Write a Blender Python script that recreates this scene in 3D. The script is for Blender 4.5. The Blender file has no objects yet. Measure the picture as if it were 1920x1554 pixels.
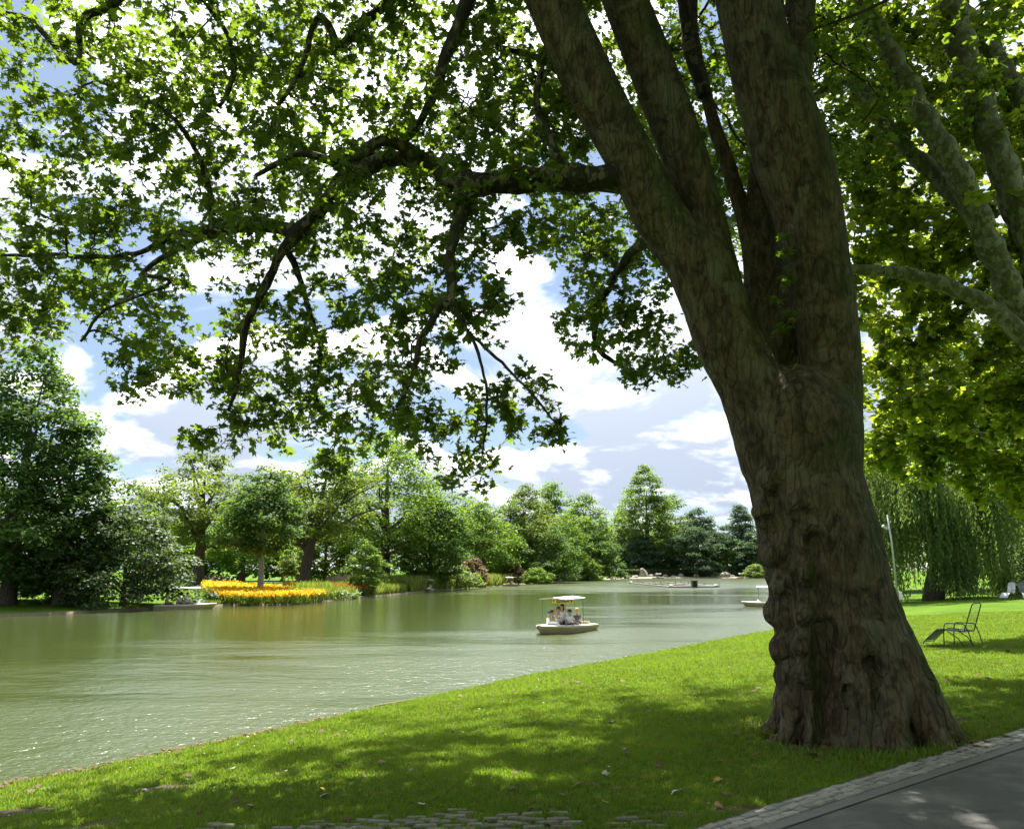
import bpy, bmesh, math, random
import numpy as np
from mathutils import Vector, Matrix, Euler, noise as mnoise
from mathutils.geometry import delaunay_2d_cdt

S = bpy.context.scene
C = S.collection
rad = math.radians
RNG = np.random.default_rng(11)

# ------------------------------------------------------------------ camera
CAM_H = 2.7
PITCH = rad(10.98)
FPX = 1500.0
cam_d = bpy.data.cameras.new('camera')
cam = bpy.data.objects.new('camera', cam_d)
C.objects.link(cam)
cam_d.sensor_fit = 'HORIZONTAL'
cam_d.sensor_width = 36.0
cam_d.lens = 36.0 * FPX / 1920.0
cam_d.clip_start = 0.1
cam_d.clip_end = 9000
cam.location = (0, 0, CAM_H)
cam.rotation_euler = (math.pi / 2 + PITCH, 0, 0)
S.camera = cam

# ------------------------------------------------------------------ sky and sun
SUN_EL, SUN_AZ = rad(63), rad(-4)          # azimuth from +Y, positive to the right
w = bpy.data.worlds.new('World')
S.world = w
w.use_nodes = True
nt = w.node_tree
nt.nodes.clear()
def wn(t, **k):
    n = nt.nodes.new(t)
    for a, b in k.items():
        setattr(n, a, b)
    return n
def wl(a, b):
    nt.links.new(a, b)
def wmath(op, a, b=None, c=None, clamp=False):
    n = wn('ShaderNodeMath', operation=op, use_clamp=clamp)
    for i, v in enumerate((a, b, c)):
        if v is None: continue
        if isinstance(v, (int, float)): n.inputs[i].default_value = v
        else: wl(v, n.inputs[i])
    return n.outputs[0]
sky = wn('ShaderNodeTexSky', sky_type='NISHITA', sun_disc=False)
sky.sun_elevation = SUN_EL
sky.sun_rotation = SUN_AZ
sky.air_density = 1.0
sky.dust_density = 0.6
sky.ozone_density = 2.0
tc = wn('ShaderNodeTexCoord')
sp = wn('ShaderNodeSeparateXYZ'); wl(tc.outputs['Generated'], sp.inputs[0])
zz = wmath('ADD', wmath('MAXIMUM', sp.outputs[2], 0.0), 0.30)
uu = wmath('DIVIDE', sp.outputs[0], zz)
vv = wmath('DIVIDE', sp.outputs[1], zz)
def cloud_noise(du, dv, scale, detail, seed, rough=0.55):
    cb = wn('ShaderNodeCombineXYZ')
    wl(wmath('ADD', uu, du), cb.inputs[0]); wl(wmath('ADD', vv, dv), cb.inputs[1]); cb.inputs[2].default_value = seed
    n = wn('ShaderNodeTexNoise')
    n.inputs['Scale'].default_value = scale
    n.inputs['Detail'].default_value = detail
    n.inputs['Roughness'].default_value = rough
    n.inputs['Distortion'].default_value = 0.45
    wl(cb.outputs[0], n.inputs['Vector'])
    return n.outputs['Fac']
n0 = cloud_noise(0, 0, 2.0, 10, 3.7, 0.52)
n1 = cloud_noise(0.015, -0.10, 2.0, 6, 3.7)      # the same field a little lower down: how much cloud stands in front of the light
n2 = cloud_noise(0.3, 0.1, 6.5, 7, 9.1, 0.6)
def smooth(x, lo, hi):
    m = wn('ShaderNodeMapRange', interpolation_type='SMOOTHSTEP')
    wl(x, m.inputs[0]); m.inputs[1].default_value = lo; m.inputs[2].default_value = hi
    return m.outputs[0]
dens = smooth(n0, 0.425, 0.50)
thick = smooth(wmath('ADD', n1, wmath('MULTIPLY', wmath('SUBTRACT', n2, 0.5), 0.26)), 0.35, 0.545)
ccol = wn('ShaderNodeMix', data_type='RGBA')
ccol.inputs['A'].default_value = (10.0, 10.0, 9.9, 1)
ccol.inputs['B'].default_value = (1.85, 2.2, 2.85, 1)
# clouds and haze scatter forward: the sky is brighter round the sun
dv = wn('ShaderNodeVectorMath', operation='DOT_PRODUCT'); wl(tc.outputs['Generated'], dv.inputs[0])
dv.inputs[1].default_value = (math.sin(SUN_AZ) * math.cos(SUN_EL), math.cos(SUN_AZ) * math.cos(SUN_EL), math.sin(SUN_EL))
glow = wmath('ADD', 1.0, wmath('MULTIPLY', wmath('POWER', wmath('MAXIMUM', dv.outputs['Value'], 0.0), 6.0), 2.0))
near_sun = wmath('POWER', wmath('MAXIMUM', dv.outputs['Value'], 0.0), 4.0)      # thin out the grey where the cloud is lit through
wl(wmath('MULTIPLY', thick, wmath('SUBTRACT', 1.0, wmath('MULTIPLY', near_sun, 0.62))), ccol.inputs['Factor'])
skyg = wn('ShaderNodeMix', data_type='RGBA', blend_type='MULTIPLY')
skyg.inputs['Factor'].default_value = 1.0
wl(sky.outputs[0], skyg.inputs['A']); skyg.inputs['B'].default_value = (.50, .53, .57, 1)
cmix = wn('ShaderNodeMix', data_type='RGBA')
wl(dens, cmix.inputs['Factor'])
pale = wn('ShaderNodeMix', data_type='RGBA'); pale.inputs['Factor'].default_value = .42; pale.inputs['B'].default_value = (2.3, 2.8, 3.5, 1)
wl(skyg.outputs['Result'], pale.inputs['A']); wl(pale.outputs['Result'], cmix.inputs['A'])
cg = wn('ShaderNodeVectorMath', operation='SCALE'); wl(ccol.outputs['Result'], cg.inputs[0]); wl(glow, cg.inputs['Scale'])
wl(cg.outputs[0], cmix.inputs['B'])
bg = wn('ShaderNodeBackground'); bg.inputs['Strength'].default_value = 0.08
wl(cmix.outputs['Result'], bg.inputs['Color'])
wo = wn('ShaderNodeOutputWorld'); wl(bg.outputs[0], wo.inputs['Surface'])

sun_d = bpy.data.lights.new('sun', 'SUN')
sun_d.energy = 5.0
sun_d.angle = rad(0.53)
sun_d.color = (1.0, 0.95, 0.86)
sun = bpy.data.objects.new('sun', sun_d); C.objects.link(sun)
to_sun = Vector((math.sin(SUN_AZ) * math.cos(SUN_EL), math.cos(SUN_AZ) * math.cos(SUN_EL), math.sin(SUN_EL)))
sun.rotation_euler = to_sun.to_track_quat('Z', 'Y').to_euler()
sun.location = (0, 40, 60)

S.view_settings.view_transform = 'Standard'
S.view_settings.look = 'None'
S.view_settings.gamma = 1.0
S.view_settings.use_curve_mapping = False
S.view_settings.exposure = 1.75
S.render.engine = 'CYCLES'
cy = S.cycles
cy.max_bounces = 6; cy.diffuse_bounces = 3; cy.glossy_bounces = 3
cy.transmission_bounces = 4; cy.transparent_max_bounces = 8
cy.caustics_reflective = False; cy.caustics_refractive = False
cy.sample_clamp_indirect = 6.0
cy.use_denoising = True

# ------------------------------------------------------------------ helpers
_ct, _st = math.cos(PITCH), math.sin(PITCH)
def ray(px, py):
    a = (px - 960.0) / FPX; b = (777.0 - py) / FPX
    return np.array([a, _ct - b * _st, _st + b * _ct])
def P(px, py, Y):
    """world point that stands Y metres ahead of the camera on the line through a photo point"""
    d = ray(px, py)
    p = d * (Y / d[1]); p[2] += CAM_H
    return p
def fdepth(p):
    return p[1] * _ct + (p[2] - CAM_H) * _st
def PR(px, py, Y, hw):
    p = P(px, py, Y)
    return p, hw * fdepth(p) / FPX
def project(pts):
    q = np.asarray(pts) - np.array([0, 0, CAM_H])
    fd = q[:, 1] * _ct + q[:, 2] * _st
    up = -q[:, 1] * _st + q[:, 2] * _ct
    fd2 = np.maximum(fd, 0.01)
    return 960 + FPX * q[:, 0] / fd2, 777 - FPX * up / fd2, fd

def tag(o, label=None, cat=None, group=None, kind=None):
    if label: o['label'] = label
    if cat: o['category'] = cat
    if group: o['group'] = group
    if kind: o['kind'] = kind
    return o
def empty(name, loc=(0, 0, 0), rz=0.0, label=None, cat=None, group=None):
    o = bpy.data.objects.new(name, None)
    o.empty_display_size = 0.2
    C.objects.link(o); o.location = tuple(float(v) for v in loc); o.rotation_euler = (0, 0, rz)
    return tag(o, label, cat, group)
def link(name, me, mats=None, parent=None):
    o = bpy.data.objects.new(name, me)
    C.objects.link(o)
    if mats is not None:
        for m in (mats if isinstance(mats, (list, tuple)) else [mats]):
            me.materials.append(m)
    if parent is not None:
        o.parent = parent
    return o
def mesh_np(name, v, f, smooth=False, mat_idx=None):
    """fast mesh from an (N,3) vertex array and an (M,k) face array"""
    me = bpy.data.meshes.new(name)
    v = np.ascontiguousarray(v, dtype=np.float32); f = np.ascontiguousarray(f, dtype=np.int32)
    me.vertices.add(len(v)); me.vertices.foreach_set('co', v.ravel())
    k = f.shape[1]
    me.loops.add(f.size); me.loops.foreach_set('vertex_index', f.ravel())
    me.polygons.add(len(f))
    me.polygons.foreach_set('loop_start', np.arange(0, f.size, k, dtype=np.int32))
    me.polygons.foreach_set('loop_total', np.full(len(f), k, dtype=np.int32))
    if smooth:
        me.polygons.foreach_set('use_smooth', np.ones(len(f), dtype=bool))
    if mat_idx is not None:
        me.polygons.foreach_set('material_index', np.asarray(mat_idx, dtype=np.int32))
    me.update(calc_edges=True)
    return me
class MB:
    """collects shapes into one mesh (python lists, any polygon size)"""
    def __init__(s): s.v = []; s.f = []; s.m = []
    def add(s, v, f, m=0):
        o = len(s.v); s.v += [tuple(map(float, p)) for p in v]
        s.f += [tuple(int(i) + o for i in q) for q in f]; s.m += [m] * len(f)
        return s
    def box(s, c, size, rot=None, m=0, bev=0.0):
        x, y, z = (d / 2 for d in size)
        if bev > 0:
            b = min(bev, x * .9, y * .9, z * .9); pts = []
            for zz_, ins in ((-z, b), (-z + b, 0), (z - b, 0), (z, b)):
                xx, yy = x - ins, y - ins
                cb = b * 0.6
                pts += [(-xx + cb, -yy, zz_), (xx - cb, -yy, zz_), (xx, -yy + cb, zz_), (xx, yy - cb, zz_),
                        (xx - cb, yy, zz_), (-xx + cb, yy, zz_), (-xx, yy - cb, zz_), (-xx, -yy + cb, zz_)]
            fs = [tuple(range(7, -1, -1)), tuple(range(24, 32))]
            for r in range(3):
                for i in range(8):
                    j = (i + 1) % 8
                    fs.append((r * 8 + i, r * 8 + j, r * 8 + 8 + j, r * 8 + 8 + i))
        else:
            pts = [(sx * x, sy * y, sz * z) for sz in (-1, 1) for sy in (-1, 1) for sx in (-1, 1)]
            fs = [(0, 2, 3, 1), (4, 5, 7, 6), (0, 1, 5, 4), (2, 6, 7, 3), (0, 4, 6, 2), (1, 3, 7, 5)]
        if rot is not None:
            R = rot if isinstance(rot, Matrix) else Euler(rot).to_matrix()
            pts = [R @ Vector(p) for p in pts]
        return s.add([(p[0] + c[0], p[1] + c[1], p[2] + c[2]) for p in pts], fs, m)
    def tube(s, pts, rads, n=8, m=0, cap=True):
        v, f = tube_np(np.asarray(pts, float), np.broadcast_to(np.asarray(rads, float), (len(pts),)), n)
        fs = [tuple(q) for q in f]
        if cap:
            fs.append(tuple(range(n - 1, -1, -1))); k = len(v) - n
            fs.append(tuple(range(k, k + n)))
        return s.add(v, fs, m)
    def ball(s, c, r, nu=10, nv=7, m=0):
        r = np.broadcast_to(np.asarray(r, float), (3,))
        v = [(c[0], c[1], c[2] - r[2])]
        for j in range(1, nv):
            a = math.pi * j / nv - math.pi / 2
            for i in range(nu):
                b = 2 * math.pi * i / nu
                v.append((c[0] + r[0] * math.cos(a) * math.cos(b), c[1] + r[1] * math.cos(a) * math.sin(b), c[2] + r[2] * math.sin(a)))
        v.append((c[0], c[1], c[2] + r[2])); f = []
        for i in range(nu):
            f.append((0, 1 + (i + 1) % nu, 1 + i)); t = len(v) - 1; q = 1 + (nv - 2) * nu
            f.append((t, q + i, q + (i + 1) % nu))
            for j in range(nv - 2):
                a = 1 + j * nu
                f.append((a + i, a + (i + 1) % nu, a + nu + (i + 1) % nu, a + nu + i))
        return s.add(v, f, m)
    def mesh(s, name, smooth=False):
        me = bpy.data.meshes.new(name); me.from_pydata(s.v, [], s.f); me.update()
        me.polygons.foreach_set('material_index', np.asarray(s.m, dtype=np.int32))
        if smooth:
            me.polygons.foreach_set('use_smooth', np.ones(len(s.f), dtype=bool))
        return me
    def build(s, name, mats, parent=None, smooth=False):
        return link(name, s.mesh(name, smooth), mats, parent)
def tube_np(p, r, n=6):
    """swept tube along points p with radii r: quads, parallel-transport frames"""
    p = np.asarray(p, float); N = len(p)
    t = np.gradient(p, axis=0); t /= np.linalg.norm(t, axis=1)[:, None] + 1e-9
    a = np.array([0, 0, 1.0]) if abs(t[0, 2]) < 0.9 else np.array([1.0, 0, 0])
    u = np.cross(t[0], a); u /= np.linalg.norm(u)
    U = np.zeros((N, 3)); U[0] = u
    for i in range(1, N):
        u = U[i - 1] - t[i] * np.dot(U[i - 1], t[i]); U[i] = u / (np.linalg.norm(u) + 1e-9)
    W = np.cross(t, U)
    ang = np.linspace(0, 2 * math.pi, n, endpoint=False)
    v = p[:, None, :] + np.asarray(r)[:, None, None] * (np.cos(ang)[None, :, None] * U[:, None, :] + np.sin(ang)[None, :, None] * W[:, None, :])
    i = np.arange(N - 1)[:, None] * n; j = np.arange(n)[None, :]; j2 = (j + 1) % n
    f = np.stack([i + j, i + j2, i + n + j2, i + n + j], axis=-1).reshape(-1, 4)
    return v.reshape(-1, 3), f
def catmull(pts, step):
    pts = np.asarray(pts, float); out = []
    n = len(pts)
    for i in range(n - 1):
        p0, p1, p2, p3 = pts[max(i - 1, 0)], pts[i], pts[i + 1], pts[min(i + 2, n - 1)]
        k = max(2, int(np.linalg.norm((p2 - p1)[:3]) / (step(p1) if callable(step) else step)))
        for t in np.linspace(0, 1, k, endpoint=False):
            out.append(0.5 * ((2 * p1) + (-p0 + p2) * t + (2 * p0 - 5 * p1 + 4 * p2 - p3) * t * t + (-p0 + 3 * p1 - 3 * p2 + p3) * t ** 3))
    out.append(pts[-1])
    return np.array(out)
def copy_tree(o, parent=None):
    c = o.copy(); C.objects.link(c); c.parent = parent
    for ch in list(o.children):
        copy_tree(ch, c)
    return c

# ------------------------------------------------------------------ materials
class Mat:
    def __init__(s, name):
        s.m = bpy.data.materials.new(name); s.m.use_nodes = True
        s.t = s.m.node_tree; s.t.nodes.clear()
        s.out = s.n('ShaderNodeOutputMaterial')
    def n(s, ty, **k):
        nd = s.t.nodes.new(ty)
        for a, b in k.items(): setattr(nd, a, b)
        return nd
    def l(s, a, b): s.t.links.new(a, b)
    def put(s, sock, v):
        if hasattr(v, 'default_value') and hasattr(v, 'is_output'): s.l(v, sock)
        elif isinstance(v, (tuple, list)): sock.default_value = (*v, 1) if len(v) == 3 and sock.type == 'RGBA' else v
        else: sock.default_value = v
    def coord(s, kind='Object', scale=(1, 1, 1), rot=(0, 0, 0)):
        t = s.n('ShaderNodeTexCoord'); m = s.n('ShaderNodeMapping')
        s.l(t.outputs[kind], m.inputs[0]); m.inputs['Scale'].default_value = scale; m.inputs['Rotation'].default_value = rot
        return m.outputs[0]
    def world_pos(s, scale=(1, 1, 1)):
        t = s.n('ShaderNodeNewGeometry'); m = s.n('ShaderNodeMapping')
        s.l(t.outputs['Position'], m.inputs[0]); m.inputs['Scale'].default_value = scale
        return m.outputs[0]
    def noise(s, vec, scale, detail=4, rough=0.55, dist=0.0):
        n = s.n('ShaderNodeTexNoise')
        if vec is not None: s.l(vec, n.inputs['Vector'])
        n.inputs['Scale'].default_value = scale; n.inputs['Detail'].default_value = detail
        n.inputs['Roughness'].default_value = rough; n.inputs['Distortion'].default_value = dist
        return n.outputs['Fac']
    def voro(s, vec, scale, feature='F1', out='Distance'):
        n = s.n('ShaderNodeTexVoronoi', feature=feature)
        if vec is not None: s.l(vec, n.inputs['Vector'])
        n.inputs['Scale'].default_value = scale
        return n.outputs[out]
    def ramp(s, fac, stops, mode='LINEAR'):
        r = s.n('ShaderNodeValToRGB'); r.color_ramp.interpolation = mode
        e = r.color_ramp.elements
        while len(e) < len(stops): e.new(0.5)
        for el, (p, c) in zip(e, stops):
            el.position = p; el.color = (*c, 1) if len(c) == 3 else c
        s.l(fac, r.inputs[0])
        return r.outputs[0]
    def mix(s, fac, a, b, mode='MIX'):
        m = s.n('ShaderNodeMix', data_type='RGBA', blend_type=mode)
        s.put(m.inputs['Factor'], fac); s.put(m.inputs['A'], a); s.put(m.inputs['B'], b)
        return m.outputs['Result']
    def math(s, op, a, b=0.0, clamp=False):
        m = s.n('ShaderNodeMath', operation=op, use_clamp=clamp)
        s.put(m.inputs[0], a); s.put(m.inputs[1], b)
        return m.outputs[0]
    def rng(s, x, a, b, c=0.0, d=1.0):
        m = s.n('ShaderNodeMapRange', interpolation_type='SMOOTHSTEP')
        s.l(x, m.inputs[0])
        for i, v in enumerate((a, b, c, d)): m.inputs[i + 1].default_value = v
        return m.outputs[0]
    def bump(s, h, strength=0.5, dist=0.02, normal=None):
        b = s.n('ShaderNodeBump'); s.l(h, b.inputs['Height'])
        s.put(b.inputs['Strength'], strength); b.inputs['Distance'].default_value = dist
        if normal is not None: s.l(normal, b.inputs['Normal'])
        return b.outputs[0]
    def pbr(s, col, rough=0.6, spec=0.4, normal=None, metal=0.0, alpha=None):
        b = s.n('ShaderNodeBsdfPrincipled')
        s.put(b.inputs['Base Color'], col); s.put(b.inputs['Roughness'], rough)
        b.inputs['Specular IOR Level'].default_value = spec; b.inputs['Metallic'].default_value = metal
        if normal is not None: s.l(normal, b.inputs['Normal'])
        if alpha is not None: s.put(b.inputs['Alpha'], alpha)
        return b.outputs[0]
    def done(s, sh):
        s.l(sh, s.out.inputs['Surface']); return s.m
def paint(name, col, rough=0.5, spec=0.4, var=0.12, scale=6.0, metal=0.0):
    a = Mat(name); v = a.noise(a.coord(), scale, 4)
    c = a.mix(a.rng(v, .3, .7), tuple(x * (1 - var) for x in col), tuple(min(1, x * (1 + var)) for x in col))
    return a.done(a.pbr(c, rough, spec, metal=metal))
def leafmat(name, dark, light, trans, tfac=0.45, rough=0.5, spec=0.35):
    a = Mat(name)
    g = a.n('ShaderNodeNewGeometry')
    r = g.outputs['Random Per Island']
    col = a.mix(r, dark, light)
    big = a.noise(a.world_pos(), 0.45, 2)
    col = a.mix(a.rng(big, .35, .65, 0, .45), col, tuple(x * 0.72 for x in dark))
    tr = a.n('ShaderNodeBsdfTranslucent')
    a.put(tr.inputs[0], a.mix(r, tuple(x * .75 for x in trans), trans))
    b = a.pbr(col, rough, spec)
    m = a.n('ShaderNodeMixShader'); m.inputs[0].default_value = tfac
    a.l(b, m.inputs[1]); a.l(tr.outputs[0], m.inputs[2])
    return a.done(m.outputs[0])
# ------------------------------------------------------------------ the lie of the land
def plane_px(px, py, z=0.0):
    d = ray(px, py); t = (z - CAM_H) / d[2]; return (d[0] * t, d[1] * t)
NEAR = [(-160, -60), (-90, -30), (-45, -13), (-22, 0), (-12, 6)] + [plane_px(x_, y_, .07) for x_, y_ in
        ((-220, 1512), (0, 1473), (130, 1450), (260, 1422), (380, 1397), (500, 1372), (600, 1350), (700, 1328), (850, 1297), (1000, 1265), (1150, 1238), (1300, 1209), (1440, 1183))] + \
       [(17, 43), (21.5, 52), (27, 66), (37, 92), (49, 127), (67, 177), (85, 227), (98, 258)]
LEFT = [(90, 274), (61, 273), (45, 266), (33, 250)] + [plane_px(x_, y_) for x_, y_ in
        ((1080, 1088), (1000, 1094), (900, 1101.5), (800, 1109), (700, 1118), (610, 1127), (540, 1133), (450, 1134.5), (380, 1136.5), (200, 1147), (0, 1155), (-200, 1164))] + \
       [(-65, 26), (-120, 6), (-200, -20)]
def shore_step(p):
    return min(max(0.014 * math.hypot(p[0], p[1]), 0.13), 3.0)
SH_N = catmull(NEAR, shore_step)
SH_L = catmull(LEFT, shore_step)
POLY = np.vstack([SH_N, SH_L, [[-240, -40], [-200, -70]]])
def seg_dist(pts, poly):
    pts = np.atleast_2d(pts)[:, :2]; a = poly[:-1]; b = poly[1:]
    ab = b - a; L2 = (ab ** 2).sum(1) + 1e-12
    out = np.empty(len(pts))
    for s in range(0, len(pts), 2000):
        q = pts[s:s + 2000]
        t = np.clip(((q[:, None, :] - a[None]) * ab[None]).sum(-1) / L2[None], 0, 1)
        d = q[:, None, :] - (a[None] + t[..., None] * ab[None])
        out[s:s + 2000] = np.sqrt((d ** 2).sum(-1)).min(1)
    return out
def in_poly(pts, poly):
    pts = np.atleast_2d(pts)[:, :2]; x, y = pts[:, 0], pts[:, 1]
    ins = np.zeros(len(pts), bool); n = len(poly)
    for i in range(n):
        x1, y1 = poly[i]; x2, y2 = poly[(i + 1) % n]
        c = ((y1 > y) != (y2 > y))
        if not c.any(): continue
        xi = (x2 - x1) * (y - y1) / (y2 - y1 + 1e-12) + x1
        ins ^= c & (x < xi)
    return ins
def gh_many(pts):
    """height of the land (water level is 0)"""
    pts = np.atleast_2d(np.asarray(pts, float))
    dn = seg_dist(pts, SH_N); dl = seg_dist(pts, SH_L)
    zn = .09 + .88 * (lambda t: t * (1.55 - .55 * t))(np.clip(dn / 13, 0, 1))
    zl = .12 + .75 * np.clip(dl / 28, 0, 1) ** 0.8
    wgt = np.clip((dl - dn) / 20 + .5, 0, 1)
    z = zn * wgt + zl * (1 - wgt)
    d = np.minimum(dn, dl)
    x, y = pts[:, 0], pts[:, 1]
    und = .035 * np.sin(x * .9 + 1.3 * np.sin(y * .37)) * np.sin(y * .62 + .8) + .02 * np.sin(x * 2.3 + y * 1.1)
    z = z + und * np.clip(d / 4 - .2, 0, 1) * np.clip((edge_side(pts) - .3) / 2, 0, 1)
    return z
# the edge of the asphalt path: a line through two ground points
E0 = np.array([1.02, 6.20]); E1 = np.array([5.90, 9.74])
EU = (E1 - E0) / np.linalg.norm(E1 - E0); EN = np.array([-EU[1], EU[0]])    # EN points to the lawn
def edge_side(pts):
    return (np.atleast_2d(pts)[:, :2] - E0) @ EN
def gh(x, y):
    return float(gh_many([[x, y]])[0])
def ground_px(px, py):
    """where the line of sight through a photo point meets the land"""
    d = ray(px, py); z = 0.9
    for _ in range(12):
        t = (z - CAM_H) / d[2]; q = d * t; z = gh(q[0], q[1])
    return np.array([q[0], q[1], z])

BARE = [(*ground_px(312, 1476)[:2], .55, .2), (*ground_px(20, 1522)[:2], .7, .22), (*ground_px(190, 1545)[:2], .5, .14),
        (*ground_px(1560, 1385)[:2], 1.1, .35), (*ground_px(1760, 1352)[:2], .55, .35), (*ground_px(1330, 1520)[:2], .9, .12)]
TREE_XY = P(1608, 1362, 9.8)[:2]
def bare_amount(pts):
    pts = np.atleast_2d(pts); b = np.zeros(len(pts))
    for x, y, rx, ry in BARE:
        b = np.maximum(b, np.exp(-((pts[:, 0] - x) / rx) ** 2 - ((pts[:, 1] - y) / ry) ** 2))
    b = np.maximum(b, .75 * np.exp(-((np.hypot(pts[:, 0] - TREE_XY[0], pts[:, 1] - TREE_XY[1]) - .95) / .42) ** 2))
    return b

# terrain: triangulated round the shoreline so that the water's edge is crisp
def build_terrain():
    poly = POLY; n = len(poly)
    tan = np.roll(poly, -1, 0) - np.roll(poly, 1, 0); tan /= np.linalg.norm(tan, axis=1)[:, None] + 1e-9
    nor = np.stack([-tan[:, 1], tan[:, 0]], 1)
    probe = in_poly(poly + nor * .02, poly)
    nor[~probe] *= -1
    off = np.clip(.004 * np.linalg.norm(poly, axis=1), .03, .5)[:, None]
    inner = poly + nor * off
    pts = [poly, inner]
    r = 1.2; k = 0
    gp = []
    while r < 5200:
        na = 150 if r < 60 else (110 if r < 400 else 60)
        for a in np.linspace(-.78, .78, na) + (.5 * 1.56 / na) * (k % 2): gp.append((r * math.sin(a), r * math.cos(a)))
        nb = 26
        for a in np.linspace(.85, 2 * math.pi - .85, nb): gp.append((r * math.sin(a), r * math.cos(a)))
        r *= 1.03 if r < 60 else (1.07 if r < 400 else 1.35); k += 1
    gp = np.array(gp)
    dd = seg_dist(gp, np.vstack([poly, poly[:1]]))
    gp = gp[dd > np.maximum(.06, .018 * np.linalg.norm(gp, axis=1))]
    ins = in_poly(gp, poly)
    gp = gp[~ins | (RNG.random(len(gp)) < .15)]
    allp = np.vstack([poly, inner, gp])
    edges = [(i, (i + 1) % n) for i in range(n)]
    vo, eo, fo, ov, oe, of = delaunay_2d_cdt([Vector(p) for p in allp], edges, [], 0, 1e-5)
    v2 = np.array([tuple(p) for p in vo])
    src = np.array([o[0] if o else -1 for o in ov])
    ins = in_poly(v2, poly) & ~((src >= 0) & (src < n))
    z = gh_many(v2); z[ins] = -.45
    f = np.array(fo)
    v = np.column_stack([v2, z])
    me = mesh_np('ground', v, f, smooth=True)
    # outward normals upwards
    a, b, c = v[f[:, 0]], v[f[:, 1]], v[f[:, 2]]
    if np.cross(b - a, c - a)[:, 2].mean() < 0: me.flip_normals()
    at = me.attributes.new('shore', 'FLOAT', 'POINT')
    at.data.foreach_set('value', np.where(ins, -.3, seg_dist(v2, np.vstack([poly, poly[:1]]))).astype(np.float32))
    at = me.attributes.new('bare', 'FLOAT', 'POINT')
    at.data.foreach_set('value', bare_amount(v2).astype(np.float32))
    return me
a = Mat('lawn_turf')
wp = a.world_pos()
n1 = a.noise(wp, .55, 5); n2 = a.noise(wp, 7, 4); n3 = a.noise(wp, 60, 3, .7)
col = a.mix(a.rng(n1, .35, .65), (.048, .115, .008), (.085, .165, .011))
col = a.mix(a.rng(n2, .35, .7, 0, .6), col, (.11, .155, .02))
col = a.mix(a.rng(n3, .45, .7, 0, .5), col, (.035, .07, .01))
soil = a.mix(n2, (.075, .055, .035), (.16, .13, .095))
at = a.n('ShaderNodeAttribute'); at.attribute_name = 'bare'
bare = a.math('ADD', at.outputs['Fac'], a.math('MULTIPLY', a.math('SUBTRACT', n2, .5), .7))
col = a.mix(a.rng(bare, .38, .6), col, soil)
at2 = a.n('ShaderNodeAttribute'); at2.attribute_name = 'shore'
edge = a.math('ADD', at2.outputs['Fac'], a.math('MULTIPLY', a.math('SUBTRACT', a.noise(wp, 1.6, 4), .5), .5))
col = a.mix(a.rng(edge, .02, .22, 1, 0), col, a.mix(n2, (.10, .075, .05), (.22, .19, .14)))
M_LAWN = a.done(a.pbr(col, .9, .05, a.bump(a.math('ADD', n3, n2), .8, .05)))
ground = tag(link('ground', build_terrain(), M_LAWN), kind='structure')

# water
a = Mat('lake_water')
wp = a.world_pos((.9, 1.1, 1))
# where the breeze ruffles the lake: along the near shore and far out, in streaks; calm in the lee of the left bank
ps = a.n('ShaderNodeSeparateXYZ'); a.l(a.world_pos(), ps.inputs[0])
off = a.math('ADD', a.math('MULTIPLY', ps.outputs[0], -.8), a.math('MULTIPLY', ps.outputs[1], .6))
near_m = a.rng(off, 6.0, 40.0, .26, -.16)
far_m = a.rng(ps.outputs[1], 70.0, 125.0, 0.0, .34)
streak = a.noise(a.world_pos((.045, .13, 1)), 1.0, 5, .62, .4)
ruf = a.rng(a.math('ADD', a.math('ADD', near_m, far_m), streak), .46, .72, 0.0, 1.0)
wind = a.math('ADD', a.math('MULTIPLY', ruf, 1.25), .35)
r1 = a.noise(wp, 3.1, 3, .5, .3); r2 = a.noise(wp, 8.5, 3, .55); r3 = a.noise(wp, .9, 2)
h = a.math('ADD', a.math('ADD', a.math('MULTIPLY', r1, .62), a.math('MULTIPLY', r2, .42)), a.math('MULTIPLY', r3, .7))
h = a.math('MULTIPLY', h, wind)
nrm = a.bump(h, 1.0, .060)
tint = a.mix(a.noise(a.world_pos(), .05, 3), (.040, .056, .016), (.054, .070, .020))
b = a.n('ShaderNodeBsdfPrincipled')
a.put(b.inputs['Base Color'], tint); a.put(b.inputs['Roughness'], a.math('ADD', a.math('MULTIPLY', ruf, .17), .06))
b.inputs['IOR'].default_value = 1.333; a.l(nrm, b.inputs['Normal'])
M_WATER = a.done(b.outputs[0])
wv = [(-300, -90, 0), (130, -90, 0), (130, 300, 0), (-300, 300, 0)]
water = tag(MB().add(wv, [(0, 1, 2, 3)]).build('water', M_WATER), kind='structure')

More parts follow.
